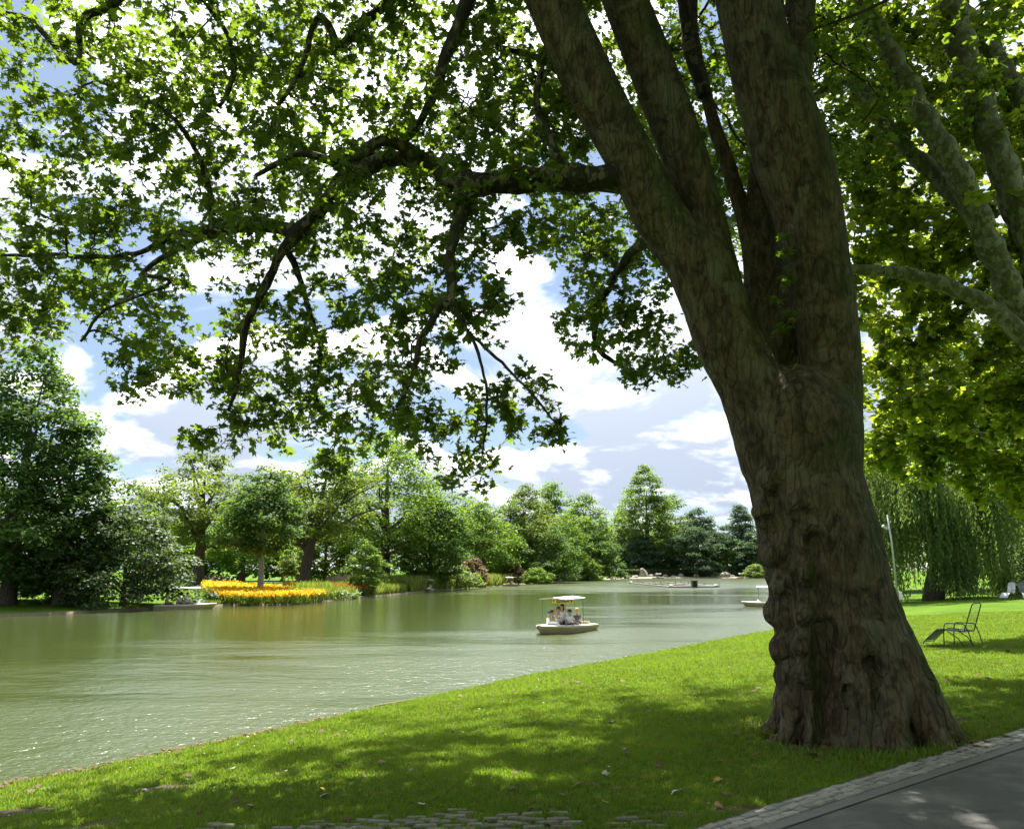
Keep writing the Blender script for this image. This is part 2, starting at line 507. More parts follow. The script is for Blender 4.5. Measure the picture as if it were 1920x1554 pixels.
# asphalt path with its cobbled edge
a = Mat('asphalt')
wp = a.world_pos()
g = a.noise(wp, 70, 4, .75); g2 = a.noise(wp, 2.2, 5); g3 = a.voro(wp, 160)
col = a.mix(g, (.035, .037, .038), (.135, .133, .128))
col = a.mix(a.rng(g2, .42, .68, 0, .75), col, (.165, .16, .145))
cr = a.voro(a.world_pos((1, 1.4, 1)), .7, 'DISTANCE_TO_EDGE')
col = a.mix(a.rng(a.math('ADD', cr, a.math('MULTIPLY', a.math('SUBTRACT', a.noise(wp, 6, 3), .5), .06)), .0, .010, .35, 0), col, (.025, .025, .025))
M_ASPH = a.done(a.pbr(col, .85, .3, a.bump(a.math('ADD', g3, g), .5, .006)))
def edge_pt(s, d, dz):
    q = E0 + EU * s + EN * d
    return (q[0], q[1], gh(q[0], q[1]) + dz)
def strip(name, s0, s1, ns, ds, dz, mat):
    v = []; f = []
    ss = np.linspace(s0, s1, ns); nd = len(ds)
    q = np.array([E0 + EU * s + EN * d for s in ss for d in ds]); z = gh_many(q) + dz
    v = np.column_stack([q, z])
    for i in range(ns - 1):
        for j in range(nd - 1):
            k = i * nd + j; f.append((k, k + nd, k + nd + 1, k + 1))
    me = mesh_np(name, v, np.array(f), smooth=True)
    if me.polygons[0].normal.z < 0: me.flip_normals()
    return link(name, me, mat)
asphalt = tag(strip('asphalt_path', -9, 26, 120, np.linspace(-4.6, -.33, 14), .012, M_ASPH), kind='structure')
a = Mat('sett_bedding')
wp = a.world_pos(); g = a.noise(wp, 40, 4)
M_BED = a.done(a.pbr(a.mix(g, (.05, .045, .038), (.12, .11, .095)), .9, .2, a.bump(g, .6, .01)))
a = Mat('gutter_concrete')
wp = a.world_pos(); g = a.noise(wp, 14, 5); g2 = a.noise(wp, 120, 2)
M_GUT = a.done(a.pbr(a.mix(g, (.09, .09, .085), (.18, .175, .165)), .8, .3, a.bump(g2, .4, .004)))
edging = tag(strip('cobble_edging', -9, 26, 120, np.linspace(-.37, .04, 4), .016, M_BED), kind='structure')
gut = strip('gutter_strip', -9, 26, 120, np.linspace(-.43, -.30, 4), .020, M_GUT); gut.parent = edging
a = Mat('granite_sett')
oi = a.n('ShaderNodeObjectInfo')
g = a.noise(a.world_pos(), 55, 4); g2 = a.noise(a.world_pos(), 9, 3)
col = a.mix(oi.outputs['Random'], (.17, .165, .15), (.31, .30, .275))
col = a.mix(a.rng(g, .5, .75, 0, .6), col, (.12, .115, .105))
col = a.mix(a.rng(g2, .55, .75, 0, .5), col, (.16, .16, .10))
M_SETT = a.done(a.pbr(col, .7, .35, a.bump(g, .5, .006)))
sett_meshes = []
for k in range(5):
    m = MB().box((0, 0, 0), (.135, .086, .07), bev=.010)
    rr = random.Random(k)
    m.v = [(x + rr.uniform(-.008, .008), y + rr.uniform(-.007, .007), z + rr.uniform(-.004, .004)) for x, y, z in m.v]
    me = m.mesh('cobblestone'); me.materials.append(M_SETT); sett_meshes.append(me)
rr = random.Random(5); cnt = 0
ang = math.atan2(EU[1], EU[0])
for row in range(3):
    s = -1.6 + row * .05
    while s < 7.4 and cnt < 300:
        wd = rr.uniform(.105, .17)
        d = -.235 + row * .097 + rr.uniform(-.012, .012)
        q = edge_pt(s + wd / 2, d, -.010 + rr.uniform(-.003, .005))
        o = link('cobblestone', rr.choice(sett_meshes), None, edging)
        o.location = q; o.rotation_euler = (rr.uniform(-.035, .035), rr.uniform(-.035, .035), ang + rr.uniform(-.07, .07))
        o.scale = (wd / .135 * .93, rr.uniform(.92, 1.06), 1)
        s += wd; cnt += 1

# old paving stones worn through the turf at the bottom of the picture
a = Mat('old_paver')
oi = a.n('ShaderNodeObjectInfo'); g = a.noise(a.world_pos(), 40, 4)
M_PAV = a.done(a.pbr(a.mix(a.rng(g, .4, .7), a.mix(oi.outputs['Random'], (.10, .095, .08), (.19, .18, .155)), (.11, .10, .08)), .85, .25, a.bump(g, .5, .006)))
pm = MB().box((0, 0, 0), (.19, .075, .06), bev=.012).mesh('paving_stone'); pm.materials.append(M_PAV)
paved = None
PAVED = []
rr = random.Random(9)
c0 = ground_px(760, 1552); a0 = ground_px(330, 1570)
for r_ in range(15):
    for c_ in range(30):
        x = -3.7 + c_ * .215 + (r_ % 2) * .1 + rr.uniform(-.012, .012); y = 5.9 + r_ * .108 + rr.uniform(-.008, .008)
        yn = (y - 6.25) / 1.2; xn = (x + 1.1) / 2.3
        msk = 1 - (abs(xn) ** 2.2 + max(yn, -.2) ** 2) + rr.uniform(-.35, .35)
        xn2 = (x + 3.2) / .6; msk = max(msk, .8 - xn2 ** 2 - ((y - 6.3) / .4) ** 2 + rr.uniform(-.3, .3))
        if msk < .12 or edge_side([[x, y]])[0] < .25: continue
        if paved is None:
            paved = tag(empty('old_paving', (0, 0, 0)), kind='structure')
        PAVED.append((x, y, r_, c_))
for x, y, r_, c_ in PAVED[:290]:
    o = link('paving_stone', pm, None, paved)
    o.location = (x, y, gh(x, y) - .016 + rr.uniform(-.006, .012)); o.rotation_euler = (rr.uniform(-.05, .05), rr.uniform(-.05, .05), rr.uniform(-.05, .05))
    o.scale = (rr.uniform(.88, 1.02), rr.uniform(.85, 1.05), 1)

# boards and soil along the near water's edge
a = Mat('wet_timber')
g = a.noise(a.coord('Object', (1, 12, 12)), 3, 5)
M_TIMB = a.done(a.pbr(a.mix(g, (.05, .032, .022), (.16, .11, .075)), .75, .35, a.bump(g, .5, .01)))
tedge = empty('timber_edging', (*plane_px(0, 1473, .05), 0), 0, 'weathered brown boards edging the near shore at the left', 'edging')
sl_ = SH_N[(SH_N[:, 0] > -8) & (SH_N[:, 1] > 8) & (SH_N[:, 1] < 17.5)]
sg_ = np.concatenate([[0], np.cumsum(np.linalg.norm(np.diff(sl_, axis=0), axis=1))]); s0_ = 0.0; rr = random.Random(31)
while s0_ < sg_[-1] - .4:
    L_ = rr.uniform(.8, 1.5)
    A_ = np.array([np.interp(s0_, sg_, sl_[:, k]) for k in range(2)]); B_ = np.array([np.interp(min(s0_ + L_, sg_[-1]), sg_, sl_[:, k]) for k in range(2)])
    m_ = (A_ + B_) / 2; d_ = B_ - A_; n_ = np.array([-d_[1], d_[0]]) / np.linalg.norm(d_)
    m_ = m_ + n_ * rr.uniform(.02, .05)
    o = MB().box((0, 0, 0), (np.linalg.norm(d_) * .97, .045, .2), bev=.008).build('board', M_TIMB)
    o.location = (m_[0], m_[1], rr.uniform(-.045, .01)); o.rotation_euler = (rr.uniform(-.1, .1), rr.uniform(-.02, .02), math.atan2(d_[1], d_[0]) + rr.uniform(-.02, .02))
    o.parent = tedge; o.matrix_parent_inverse = Matrix.Translation(tedge.location).inverted()
    s0_ += L_
# ------------------------------------------------------------------ bark
def bark_main():
    a = Mat('plane_trunk_bark')
    v = a.world_pos((1, 1, .5)); wp = a.world_pos()
    big = a.noise(wp, 1.3, 4); mid = a.noise(v, 7, 6, .62, .6); fine = a.noise(v, 38, 5, .65)
    col = a.mix(a.rng(mid, .32, .68), (.040, .029, .016), (.145, .110, .066))
    col = a.mix(a.rng(fine, .5, .72, 0, .65), col, (.030, .021, .013))
    geo = a.n('ShaderNodeNewGeometry'); sx = a.n('ShaderNodeSeparateXYZ'); a.l(geo.outputs['Normal'], sx.inputs[0])
    alg = a.math('ADD', a.math('MULTIPLY', sx.outputs[0], .32), big)
    col = a.mix(a.rng(alg, .48, .78, 0, .75), col, (.045, .058, .015))
    fl = a.voro(a.world_pos((1, 1, .6)), 9, 'SMOOTH_F1')
    col = a.mix(a.rng(a.math('ADD', fl, a.math('MULTIPLY', mid, .5)), .42, .52, .55, 0), col, (.13, .115, .078))
    patch = a.noise(a.world_pos((1, 1, .7)), 2.6, 5, .6, .8)
    col = a.mix(a.rng(patch, .54, .60, 0, .55), col, (.15, .135, .088))
    col = a.mix(a.rng(patch, .36, .42, .5, 0), col, (.03, .024, .016))
    hgt = a.math('ADD', a.math('MULTIPLY', mid, 1.0), a.math('MULTIPLY', fine, .5))
    crk = a.voro(a.world_pos((1, 1, .22)), 11, 'DISTANCE_TO_EDGE')
    hgt = a.math('ADD', hgt, a.math('MULTIPLY', a.rng(crk, 0, .12), .5))
    return a.done(a.pbr(col, .88, .2, a.bump(hgt, 1.0, .05)))
def bark_patchy(name, pale, olive, brown, bump=.4):
    a = Mat(name)
    wp = a.world_pos(); wz = a.world_pos((1, 1, .6))
    warp = a.noise(wp, 6, 3)
    vv_ = a.n('ShaderNodeVectorMath', operation='MULTIPLY_ADD')
    cb = a.n('ShaderNodeCombineXYZ'); [a.l(warp, cb.inputs[i]) for i in range(3)]
    a.l(cb.outputs[0], vv_.inputs[0]); vv_.inputs[1].default_value = (.16, .16, .16); a.l(wz, vv_.inputs[2])
    cell = a.n('ShaderNodeTexVoronoi'); cell.inputs['Scale'].default_value = 15; a.l(vv_.outputs[0], cell.inputs['Vector'])
    sep = a.n('ShaderNodeSeparateColor'); a.l(cell.outputs['Color'], sep.inputs[0])
    col = a.ramp(sep.outputs[0], [(0, brown), (.42, olive), (.72, pale)], 'CONSTANT')
    col = a.mix(a.rng(a.noise(wp, 30, 4), .4, .7, 0, .5), col, tuple(x * .6 for x in brown))
    return a.done(a.pbr(col, .8, .25, a.bump(a.math('ADD', sep.outputs[0], a.noise(wp, 25, 4)), bump, .012)))
M_BARK = bark_main()
M_BARK2 = bark_patchy('plane_bough_bark', (.13, .115, .07), (.042, .038, .020), (.024, .019, .013))
M_BARK3 = bark_patchy('pale_plane_bark', (.27, .27, .20), (.19, .19, .125), (.13, .12, .08))
M_TWIG = paint('twig_bark', (.06, .047, .03), .85, .2, .3)
M_BARKD = paint('dark_tree_bark', (.075, .06, .045), .9, .2, .4, 9)
M_BARKG = paint('grey_tree_bark', (.26, .235, .20), .9, .2, .35, 9)

# ------------------------------------------------------------------ surface from a distance field (trunk and stems grow into each other)
def surface_nets(F, org, h):
    neg = F < 0
    nx, ny, nz = F.shape
    cs = (nx - 1, ny - 1, nz - 1)
    acc = np.zeros((*cs, 3), np.float32); cnt = np.zeros(cs, np.float32)
    corner = [(i, j, k) for i in (0, 1) for j in (0, 1) for k in (0, 1)]
    def sl(c): return tuple(slice(o, o + n) for o, n in zip(c, cs))
    for c0 in corner:
        for ax in range(3):
            if c0[ax] == 1: continue
            c1 = list(c0); c1[ax] = 1
            s0, s1 = sl(c0), sl(tuple(c1))
            x = neg[s0] != neg[s1]
            i = np.nonzero(x)
            f0, f1 = F[s0][i], F[s1][i]
            t = f0 / (f0 - f1)
            p = np.tile(np.array(c0, np.float32), (len(t), 1)); p[:, ax] = t
            acc[i] += p; cnt[i] += 1
    act = cnt > 0
    idx = np.full(cs, -1, np.int64); idx[act] = np.arange(act.sum())
    g = np.stack(np.nonzero(act), 1)
    v = (g + acc[act] / cnt[act][:, None]) * h + org
    fs = []
    for ax in range(3):
        o1, o2 = [q for q in range(3) if q != ax]
        s0 = [slice(None)] * 3; s1 = [slice(None)] * 3
        s0[ax] = slice(0, -1); s1[ax] = slice(1, None)
        A = neg[tuple(s0)]; B = neg[tuple(s1)]
        i = np.stack(np.nonzero(A != B), 1)
        ok = (i[:, o1] > 0) & (i[:, o2] > 0) & (i[:, o1] < F.shape[o1] - 1) & (i[:, o2] < F.shape[o2] - 1)
        i = i[ok]
        def cell(d1, d2):
            j = i.copy(); j[:, o1] += d1; j[:, o2] += d2
            return idx[j[:, 0], j[:, 1], j[:, 2]]
        q = np.stack([cell(-1, -1), cell(0, -1), cell(0, 0), cell(-1, 0)], 1)
        flip = A[i[:, 0], i[:, 1], i[:, 2]]
        if ax == 1: flip = ~flip
        q[~flip] = q[~flip][:, ::-1]
        fs.append(q[(q >= 0).all(1)])
    return v, np.vstack(fs)
class Field:
    def __init__(s, lo, hi, h):
        s.lo = np.asarray(lo, float); s.h = h
        s.n = np.ceil((np.asarray(hi) - s.lo) / h).astype(int) + 1
        s.F = np.full(s.n, 1.0, np.float32)
    def box(s, lo, hi):
        i0 = np.clip(((lo - s.lo) / s.h).astype(int), 0, s.n); i1 = np.clip(((hi - s.lo) / s.h).astype(int) + 2, 0, s.n)
        sl = tuple(slice(a, b) for a, b in zip(i0, i1))
        ax = [s.lo[d] + s.h * np.arange(i0[d], i1[d]) for d in range(3)]
        return sl, np.meshgrid(*ax, indexing='ij', sparse=True)
    def smin(s, sl, d, k):
        f = s.F[sl]
        hh = np.clip(.5 + .5 * (f - d) / k, 0, 1)
        s.F[sl] = f * (1 - hh) + d * hh - k * hh * (1 - hh)
    def smax(s, sl, d, k):
        f = s.F[sl]
        hh = np.clip(.5 - .5 * (f - d) / k, 0, 1)
        s.F[sl] = f * (1 - hh) + d * hh + k * hh * (1 - hh)
    def capsule(s, a, b, ra, rb, k, cut=False, sq=(1, 1, 1)):
        a = np.asarray(a); b = np.asarray(b); m = max(ra, rb) + 3 * k + .12
        sl, (X, Y, Z) = s.box(np.minimum(a, b) - m, np.maximum(a, b) + m)
        ab = b - a; L2 = (ab ** 2).sum() + 1e-9
        t = np.clip(((X - a[0]) * ab[0] + (Y - a[1]) * ab[1] + (Z - a[2]) * ab[2]) / L2, 0, 1)
        d = np.sqrt(((X - a[0] - t * ab[0]) * sq[0]) ** 2 + ((Y - a[1] - t * ab[1]) * sq[1]) ** 2 + ((Z - a[2] - t * ab[2]) * sq[2]) ** 2) - (ra + (rb - ra) * t)
        (s.smax(sl, -d, k) if cut else s.smin(sl, d, k))
    def chain(s, pts, k):
        """a whole tapering limb, hard-joined inside itself, blended once into what is there"""
        m = pts[:, 3].max() + 3 * k + .12
        sl, (X, Y, Z) = s.box(pts[:, :3].min(0) - m, pts[:, :3].max(0) + m)
        D = np.full(s.F[sl].shape, 1.0, np.float32)
        i0 = [q.start for q in sl]
        for a, b in zip(pts[:-1], pts[1:]):
            mm = max(a[3], b[3]) + .45
            lo = np.minimum(a[:3], b[:3]) - mm; hi = np.maximum(a[:3], b[:3]) + mm
            s2, (x, y, z) = s.box(lo, hi)
            loc = tuple(slice(q.start - o, q.stop - o) for q, o in zip(s2, i0))
            loc = tuple(slice(max(q.start, 0), min(q.stop, n)) for q, n in zip(loc, D.shape))
            x = X[loc[0]]; y = Y[:, loc[1]]; z = Z[:, :, loc[2]]
            ab = b[:3] - a[:3]; L2 = (ab ** 2).sum() + 1e-9
            t = np.clip(((x - a[0]) * ab[0] + (y - a[1]) * ab[1] + (z - a[2]) * ab[2]) / L2, 0, 1)
            d = np.sqrt((x - a[0] - t * ab[0]) ** 2 + (y - a[1] - t * ab[1]) ** 2 + (z - a[2] - t * ab[2]) ** 2) - (a[3] + (b[3] - a[3]) * t)
            D[loc] = np.minimum(D[loc], d)
        s.smin(sl, D, k)
    def ball(s, c, r, k, cut=False):
        s.capsule(c, np.asarray(c) + 1e-4, r, r, k, cut)

TY = 9.8      # how far ahead the big tree stands
STEMS = {
    'trunk': [(1612, 1430, TY, 128), (1602, 1330, TY, 124), (1577, 1200, TY, 114), (1555, 1100, TY, 109), (1533, 1000, TY, 108), (1508, 900, TY, 103), (1497, 810, TY, 112), (1492, 775, TY, 92)],
    'L': [(1470, 850, TY, 84), (1408, 720, TY, 62), (1369, 650, TY, 61), (1337, 560, TY, 60), (1308, 490, TY + .02, 60)],
    'A': [(1318, 510, TY, 50), (1240, 410, TY, 49), (1184, 300, TY - .05, 46), (1103, 150, TY - .1, 49), (1035, 0, TY - .1, 48), (950, -190, TY - .1, 44), (890, -330, TY, 36)],
    'B': [(1352, 580, TY + .1, 50), (1326, 430, TY + .15, 38), (1286, 300, TY + .2, 42), (1231, 150, TY + .25, 43), (1172, 0, TY + .25, 41), (1105, -190, TY + .25, 38), (1060, -330, TY + .3, 32)],
    'Cc': [(1475, 790, TY + .5, 54), (1452, 640, TY + .7, 54), (1432, 480, TY + .75, 36), (1432, 330, TY + .8, 28), (1450, 150, TY + .9, 26), (1440, -60, TY + 1, 24)],
    'C2': [(1420, 520, TY + .7, 22), (1398, 420, TY + .75, 16), (1362, 300, TY + .85, 14), (1335, 220, TY + .95, 12), (1300, 60, TY + 1.4, 10), (1300, -60, TY + 1.6, 12)],
    'D': [(1545, 850, TY, 66), (1558, 720, TY, 56), (1549, 600, TY, 56), (1533, 500, TY, 58), (1514, 400, TY, 63), (1487, 300, TY, 70), (1455, 200, TY, 66), (1424, 100, TY, 60), (1400, 0, TY, 56), (1350, -190, TY, 48), (1310, -330, TY, 38)],
    'E': [(1465, 210, TY + .1, 40), (1488, 100, TY + .2, 36), (1501, 0, TY + .25, 27), (1520, -190, TY + .3, 25), (1550, -330, TY + .3, 22)],
}
SKEL = []        # nodes twigs may grow from: (point, radius)
def main_trunk():
    fl = Field((-.75, TY - 1.75, .45), (5.7, TY + 2.0, 13.6), .039)
    for nm, ch in STEMS.items():
        q = [PR(*c) for c in ch]
        pts = catmull(np.array([[*p, r] for p, r in q]), .22)
        fl.chain(pts, .06 if nm in ('L', 'D') else .035)
        if nm != 'trunk':
            SKEL.extend([(p[:3], p[3]) for p in pts if p[2] > 5.2])
    base = P(1608, 1362, TY)
    g0 = gh(base[0], base[1])
    # root flare
    roots = [(-2.95, .95, .25), (-2.45, .95, .24), (-1.5, 1.0, .24), (-.95, 1.05, .25), (-.35, 1.05, .26), (.25, 1.0, .25), (1.0, 1.0, .25), (1.8, 1.0, .25), (2.6, .98, .25)]
    for an, L, r in roots:
        d = np.array([math.cos(an), math.sin(an), 0])
        c = np.array([base[0], base[1], 0.])
        p0 = c + d * .42 + [0, 0, g0 + 1.35]; p1 = c + d * .62 + [0, 0, g0 + .55]; p2 = c + d * (L - .13) + [0, 0, g0 + .06]; p3 = c + d * (L + .12) + [0, 0, g0 - .12]
        for a_, b_, ra, rb in ((p0, p1, r * .7, r), (p1, p2, r, r * .6), (p2, p3, r * .6, r * .4)):
            fl.capsule(a_, b_, ra, rb, .06)
    # burls and folds on the side that faces the path
    def front(px, py, out=0.0):
        t = [(y, x, hw) for x, y, _, hw in STEMS['trunk']]; t.sort()
        ys = [q[0] for q in t]
        cx = np.interp(py, ys, [q[1] for q in t]); hw = np.interp(py, ys, [q[2] for q in t])
        R = hw * fdepth(P(px, py, TY)) / FPX; u = np.clip((px - cx) / hw, -.97, .97)
        Y = TY - R * math.sqrt(1 - u * u) - out
        return P(px, py, Y)
    for px, py, r, out in [(1436, 962, .17, -.13), (1500, 945, .19, -.12), (1525, 1010, .20, -.11), (1448, 1040, .17, -.12), (1466, 1095, .15, -.10), (1458, 1150, .17, -.12),
                           (1507, 1150, .15, -.06), (1508, 1212, .17, -.08), (1470, 1215, .18, -.13), (1478, 1270, .17, -.11), (1512, 1262, .15, -.07), (1605, 1195, .30, -.17),
                           (1590, 1000, .2, -.13), (1575, 1295, .24, -.13), (1650, 1285, .24, -.14), (1505, 1070, .15, -.08), (1620, 1085, .2, -.14), (1482, 1315, .19, -.09), (1445, 900, .15, -.10), (1580, 930, .18, -.13)]:
        fl.ball(front(px, py, out - .03), r, .10)
    def cut(ch, r, k=.05):
        q = [front(*c) for c in ch]
        for a_, b_ in zip(q[:-1], q[1:]): fl.capsule(a_, b_, r, r, k, cut=True)
    cut([(1528, 1015, -.01), (1538, 1100, .0), (1545, 1200, -.02), (1550, 1260, -.03)], .10, .03)
    cut([(1544, 1180, -.06), (1548, 1250, -.08), (1552, 1320, -.06), (1550, 1430, -.02)], .15, .03)
    cut([(1488, 985, -.02), (1497, 1040, -.02), (1484, 1130, -.02), (1488, 1230, -.02), (1492, 1300, .0)], .065, .03)
    cut([(1415, 972, -.02), (1455, 975, .0), (1505, 962, .0), (1540, 972, -.01)], .05, .03)
    cut([(1620, 1040, -.01), (1640, 1110, .0), (1665, 1190, .0), (1690, 1270, .03)], .035, .03)
    cut([(1655, 1400, .2), (1648, 1330, .08), (1640, 1270, .03), (1625, 1235, .0)], .06, .03)
    cut([(1710, 1400, .3), (1700, 1350, .16), (1680, 1290, .06), (1665, 1230, .0)], .055, .03)
    cut([(1478, 1400, .2), (1490, 1340, .07), (1495, 1290, .02)], .055, .03)
    cut([(1600, 1410, .25), (1598, 1340, .08), (1592, 1290, .02)], .055, .03)
    for y_ in (1085, 1140, 1188, 1240): cut([(1440, y_, -.01), (1484, y_ - 3, .01)], .028, .03)
    for y_ in (1110, 1180, 1232): cut([(1498, y_, .03), (1530, y_, .02)], .026, .03)
    v, f = surface_nets(fl.F, fl.lo, fl.h)
    del fl
    # wrinkles and weathering
    me = mesh_np('trunk', v, f, smooth=True)
    nr = np.empty(len(v) * 3, np.float32); me.vertices.foreach_get('normal', nr); nr = nr.reshape(-1, 3)
    low = np.clip((4.4 - v[:, 2]) / 1.6, 0.12, 1)
    dsp = np.empty(len(v))
    for i, p in enumerate(v):
        q = Vector((p[0] * 3.2, p[1] * 3.2, p[2] * 1.1)); q2 = Vector((p[0] * 9, p[1] * 9, p[2] * 3.2)); q3 = Vector((p[0] * .9, p[1] * .9, p[2] * 7.))
        dsp[i] = .030 * mnoise.noise(q) + .022 * mnoise.noise(q2) - .012 * max(0, mnoise.noise(q3) - .25) / low[i]
        if p[2] < 4.6:
            w1 = mnoise.noise(Vector((p[0] * 2, p[1] * 2, p[2] * 2)))
            d1 = mnoise.voronoi(Vector((p[0] * 4.3 + w1 * .5, p[1] * 4.3, p[2] * 3.0 + w1)))[0]
            d2 = mnoise.voronoi(Vector((p[0] * 10 + w1, p[1] * 10, p[2] * 5.5 + w1)))[0]
            reg = max(.25, min(1, 1.25 - abs(p[0] - 3.4) * .8))
            dsp[i] += reg * (.034 * (min(d1[1] - d1[0], .45) - .22) + .016 * (min(d2[1] - d2[0], .4) - .2))
    v = v + nr * (dsp * low)[:, None]
    me.vertices.foreach_set('co', v.astype(np.float32).ravel()); me.update()
    return me, base, g0
trunk_me, TB, TG = main_trunk()
plane = empty('plane_tree', (TB[0], TB[1], TG), 0, 'huge multi-stemmed plane tree with burled dark trunk beside the cobbled path', 'tree')
def under(o, root):
    o.parent = root; o.matrix_parent_inverse = Matrix.Translation(root.location).inverted()
    return o
under(link('trunk', trunk_me, M_BARK), plane)

def bough(name, chain, mat, root, n=10, skel=None, wob=.012):
    q = np.array([[*PR(*c)[0], PR(*c)[1]] for c in chain])
    pts = catmull(q, .09)
    rr_ = np.random.default_rng(len(chain) * 7 + int(chain[0][0]))
    wb = rr_.normal(0, wob, (len(pts), 3)); wb = (wb + np.roll(wb, 1, 0) + np.roll(wb, 2, 0)) / 2; wb[0] = 0
    p = pts[:, :3] + wb; r = pts[:, 3] * (1 + .10 * np.sin(np.arange(len(pts)) * .9) + rr_.normal(0, .03, len(pts)))
    v, f = tube_np(p, r, n)
    o = under(link(name, mesh_np(name, v, f, True), mat), root)
    if skel is not None: skel.extend([(a_, b_) for a_, b_ in zip(p, r)][2:])
    return o
Y0 = TY
for ch in [
    [(1190, 330, Y0, 30), (1120, 334, Y0, 27), (1000, 334, Y0 + .1, 25), (900, 345, Y0 + .15, 23), (845, 340, Y0 + .2, 20), (800, 308, Y0 + .2, 17), (740, 297, Y0 + .25, 15), (680, 322, Y0 + .3, 16), (620, 372, Y0 + .35, 15), (560, 432, Y0 + .4, 15),
     (520, 425, Y0 + .5, 14), (450, 420, Y0 + .5, 14), (390, 437, Y0 + .6, 13), (330, 440, Y0 + .7, 7), (240, 480, Y0 + .8, 5), (100, 478, Y0 + 1., 4), (0, 482, Y0 + 1., 3)],
    [(560, 432, Y0 + .4, 14), (525, 480, Y0 + .4, 9), (490, 545, Y0 + .4, 8), (460, 620, Y0 + .4, 7), (448, 700, Y0 + .5, 5), (430, 770, Y0 + .5, 3)],
    [(870, 350, Y0 + .15, 18), (868, 400, Y0 - .1, 13), (850, 440, Y0 - .2, 10), (845, 500, Y0 - .25, 10), (847, 575, Y0 - .3, 9), (825, 570, Y0 - .3, 8), (805, 610, Y0 - .3, 8), (785, 638, Y0 - .3, 6), (775, 700, Y0 - .3, 4), (740, 760, Y0 - .2, 3)],
    [(847, 570, Y0 - .3, 5), (880, 625, Y0 - .3, 3.5), (930, 670, Y0 - .3, 3), (985, 725, Y0 - .3, 2.5), (1040, 790, Y0 - .3, 2)],
    [(880, 625, Y0 - .3, 3), (905, 690, Y0 - .3, 3), (912, 760, Y0 - .2, 2.5), (905, 850, Y0 - .2, 2)],
    [(700, 300, Y0 + .3, 14), (640, 330, Y0 + .6, 11), (610, 380, Y0 + .8, 10), (540, 455, Y0 + .9, 9), (555, 500, Y0 + .9, 6), (580, 580, Y0 + 1, 5), (600, 650, Y0 + 1, 4), (590, 740, Y0 + 1, 3)],
    [(800, 300, Y0 + .2, 14), (720, 265, Y0 - .1, 11), (650, 305, Y0 - .3, 9), (560, 290, Y0 - .5, 6), (480, 330, Y0 - .6, 4)],
    [(400, 430, Y0 + .6, 8), (395, 380, Y0 + .6, 6), (375, 300, Y0 + .6, 5), (340, 240, Y0 + .6, 4.5), (280, 190, Y0 + .6, 4), (180, 150, Y0 + .6, 3)],
    [(390, 437, Y0 + .6, 8), (330, 470, Y0 + .2, 5), (270, 510, Y0, 5), (320, 530, Y0, 3), (200, 580, Y0 + .1, 3), (150, 640, Y0 + .1, 2.5)],
    [(1060, 30, TY - .1, 24), (960, -60, TY, 20), (900, -40, TY, 14), (868, 20, TY - .1, 13), (835, 110, TY - .1, 11), (800, 210, TY - .1, 8), (760, 270, TY, 5)],
    [(960, -60, TY, 16), (800, -90, TY + .2, 13), (730, 0, TY + .2, 11), (680, 45, TY + .2, 10), (635, 82, TY + .2, 9), (600, 30, TY + .2, 6), (560, 140, TY + .2, 5), (520, 200, TY + .2, 4)],
    [(800, -90, TY + .2, 12), (520, -130, TY + .3, 11), (330, -80, TY + .3, 10), (212, 5, TY + .3, 9), (150, 45, TY + .3, 7), (140, 120, TY + .4, 5), (60, 40, TY + .4, 5), (0, 25, TY + .4, 4)],
    [(330, -80, TY + .3, 7), (420, 60, TY + .5, 5), (440, 130, TY + .5, 5), (410, 200, TY + .5, 4)],
    [(1140, 180, TY, 20), (1090, 160, TY + .5, 9), (1010, 110, TY + .8, 7), (940, 90, TY + 1, 5)],
    [(1060, 335, TY + .1, 14), (1030, 260, TY + .1, 9), (1005, 190, TY + .1, 7), (1020, 120, TY + .1, 4)],
    [(1250, 420, TY + .2, 20), (1180, 480, TY + 1.5, 9), (1130, 560, TY + 2.5, 7), (1120, 650, TY + 3, 5), (1190, 700, TY + 3.2, 3)],
    [(1320, 180, TY + 1, 12), (1295, 100, TY + 1, 11), (1282, 20, TY + 1, 10), (1275, -60, TY + 1, 9)],
]:
    bough('bough', ch, M_BARK2, plane, 10, SKEL)

# ------------------------------------------------------------------ leaves
LEAF_HI = (np.array([(0, .02, 0), (.33, -.05, -.03), (.56, .26, -.08), (.27, .36, .0), (.46, .72, -.07), (.15, .64, .02), (0, 1.02, -.1), (-.15, .64, .02), (-.46, .72, -.07), (-.27, .36, .0), (-.56, .26, -.08), (-.33, -.05, -.03)]),
           np.array([(0, 1, 3), (1, 2, 3), (3, 4, 5), (0, 3, 5), (5, 6, 7), (0, 5, 7), (0, 7, 9), (7, 8, 9), (9, 10, 11), (0, 9, 11)]))
LEAF_MID = (np.array([(0, 0, 0), (.54, .25, -.06), (.2, .45, .02), (.33, .78, -.05), (0, 1.0, -.08), (-.33, .78, -.05), (-.2, .45, .02), (-.54, .25, -.06)]),
            np.array([(0, 1, 2), (2, 3, 4), (0, 2, 4), (0, 4, 6), (4, 5, 6), (0, 6, 7)]))
LEAF_LO = (np.array([(0, 0, 0), (.42, .45, -.05), (0, 1.0, -.05), (-.42, .45, -.05)]), np.array([(0, 1, 2), (0, 2, 3)]))
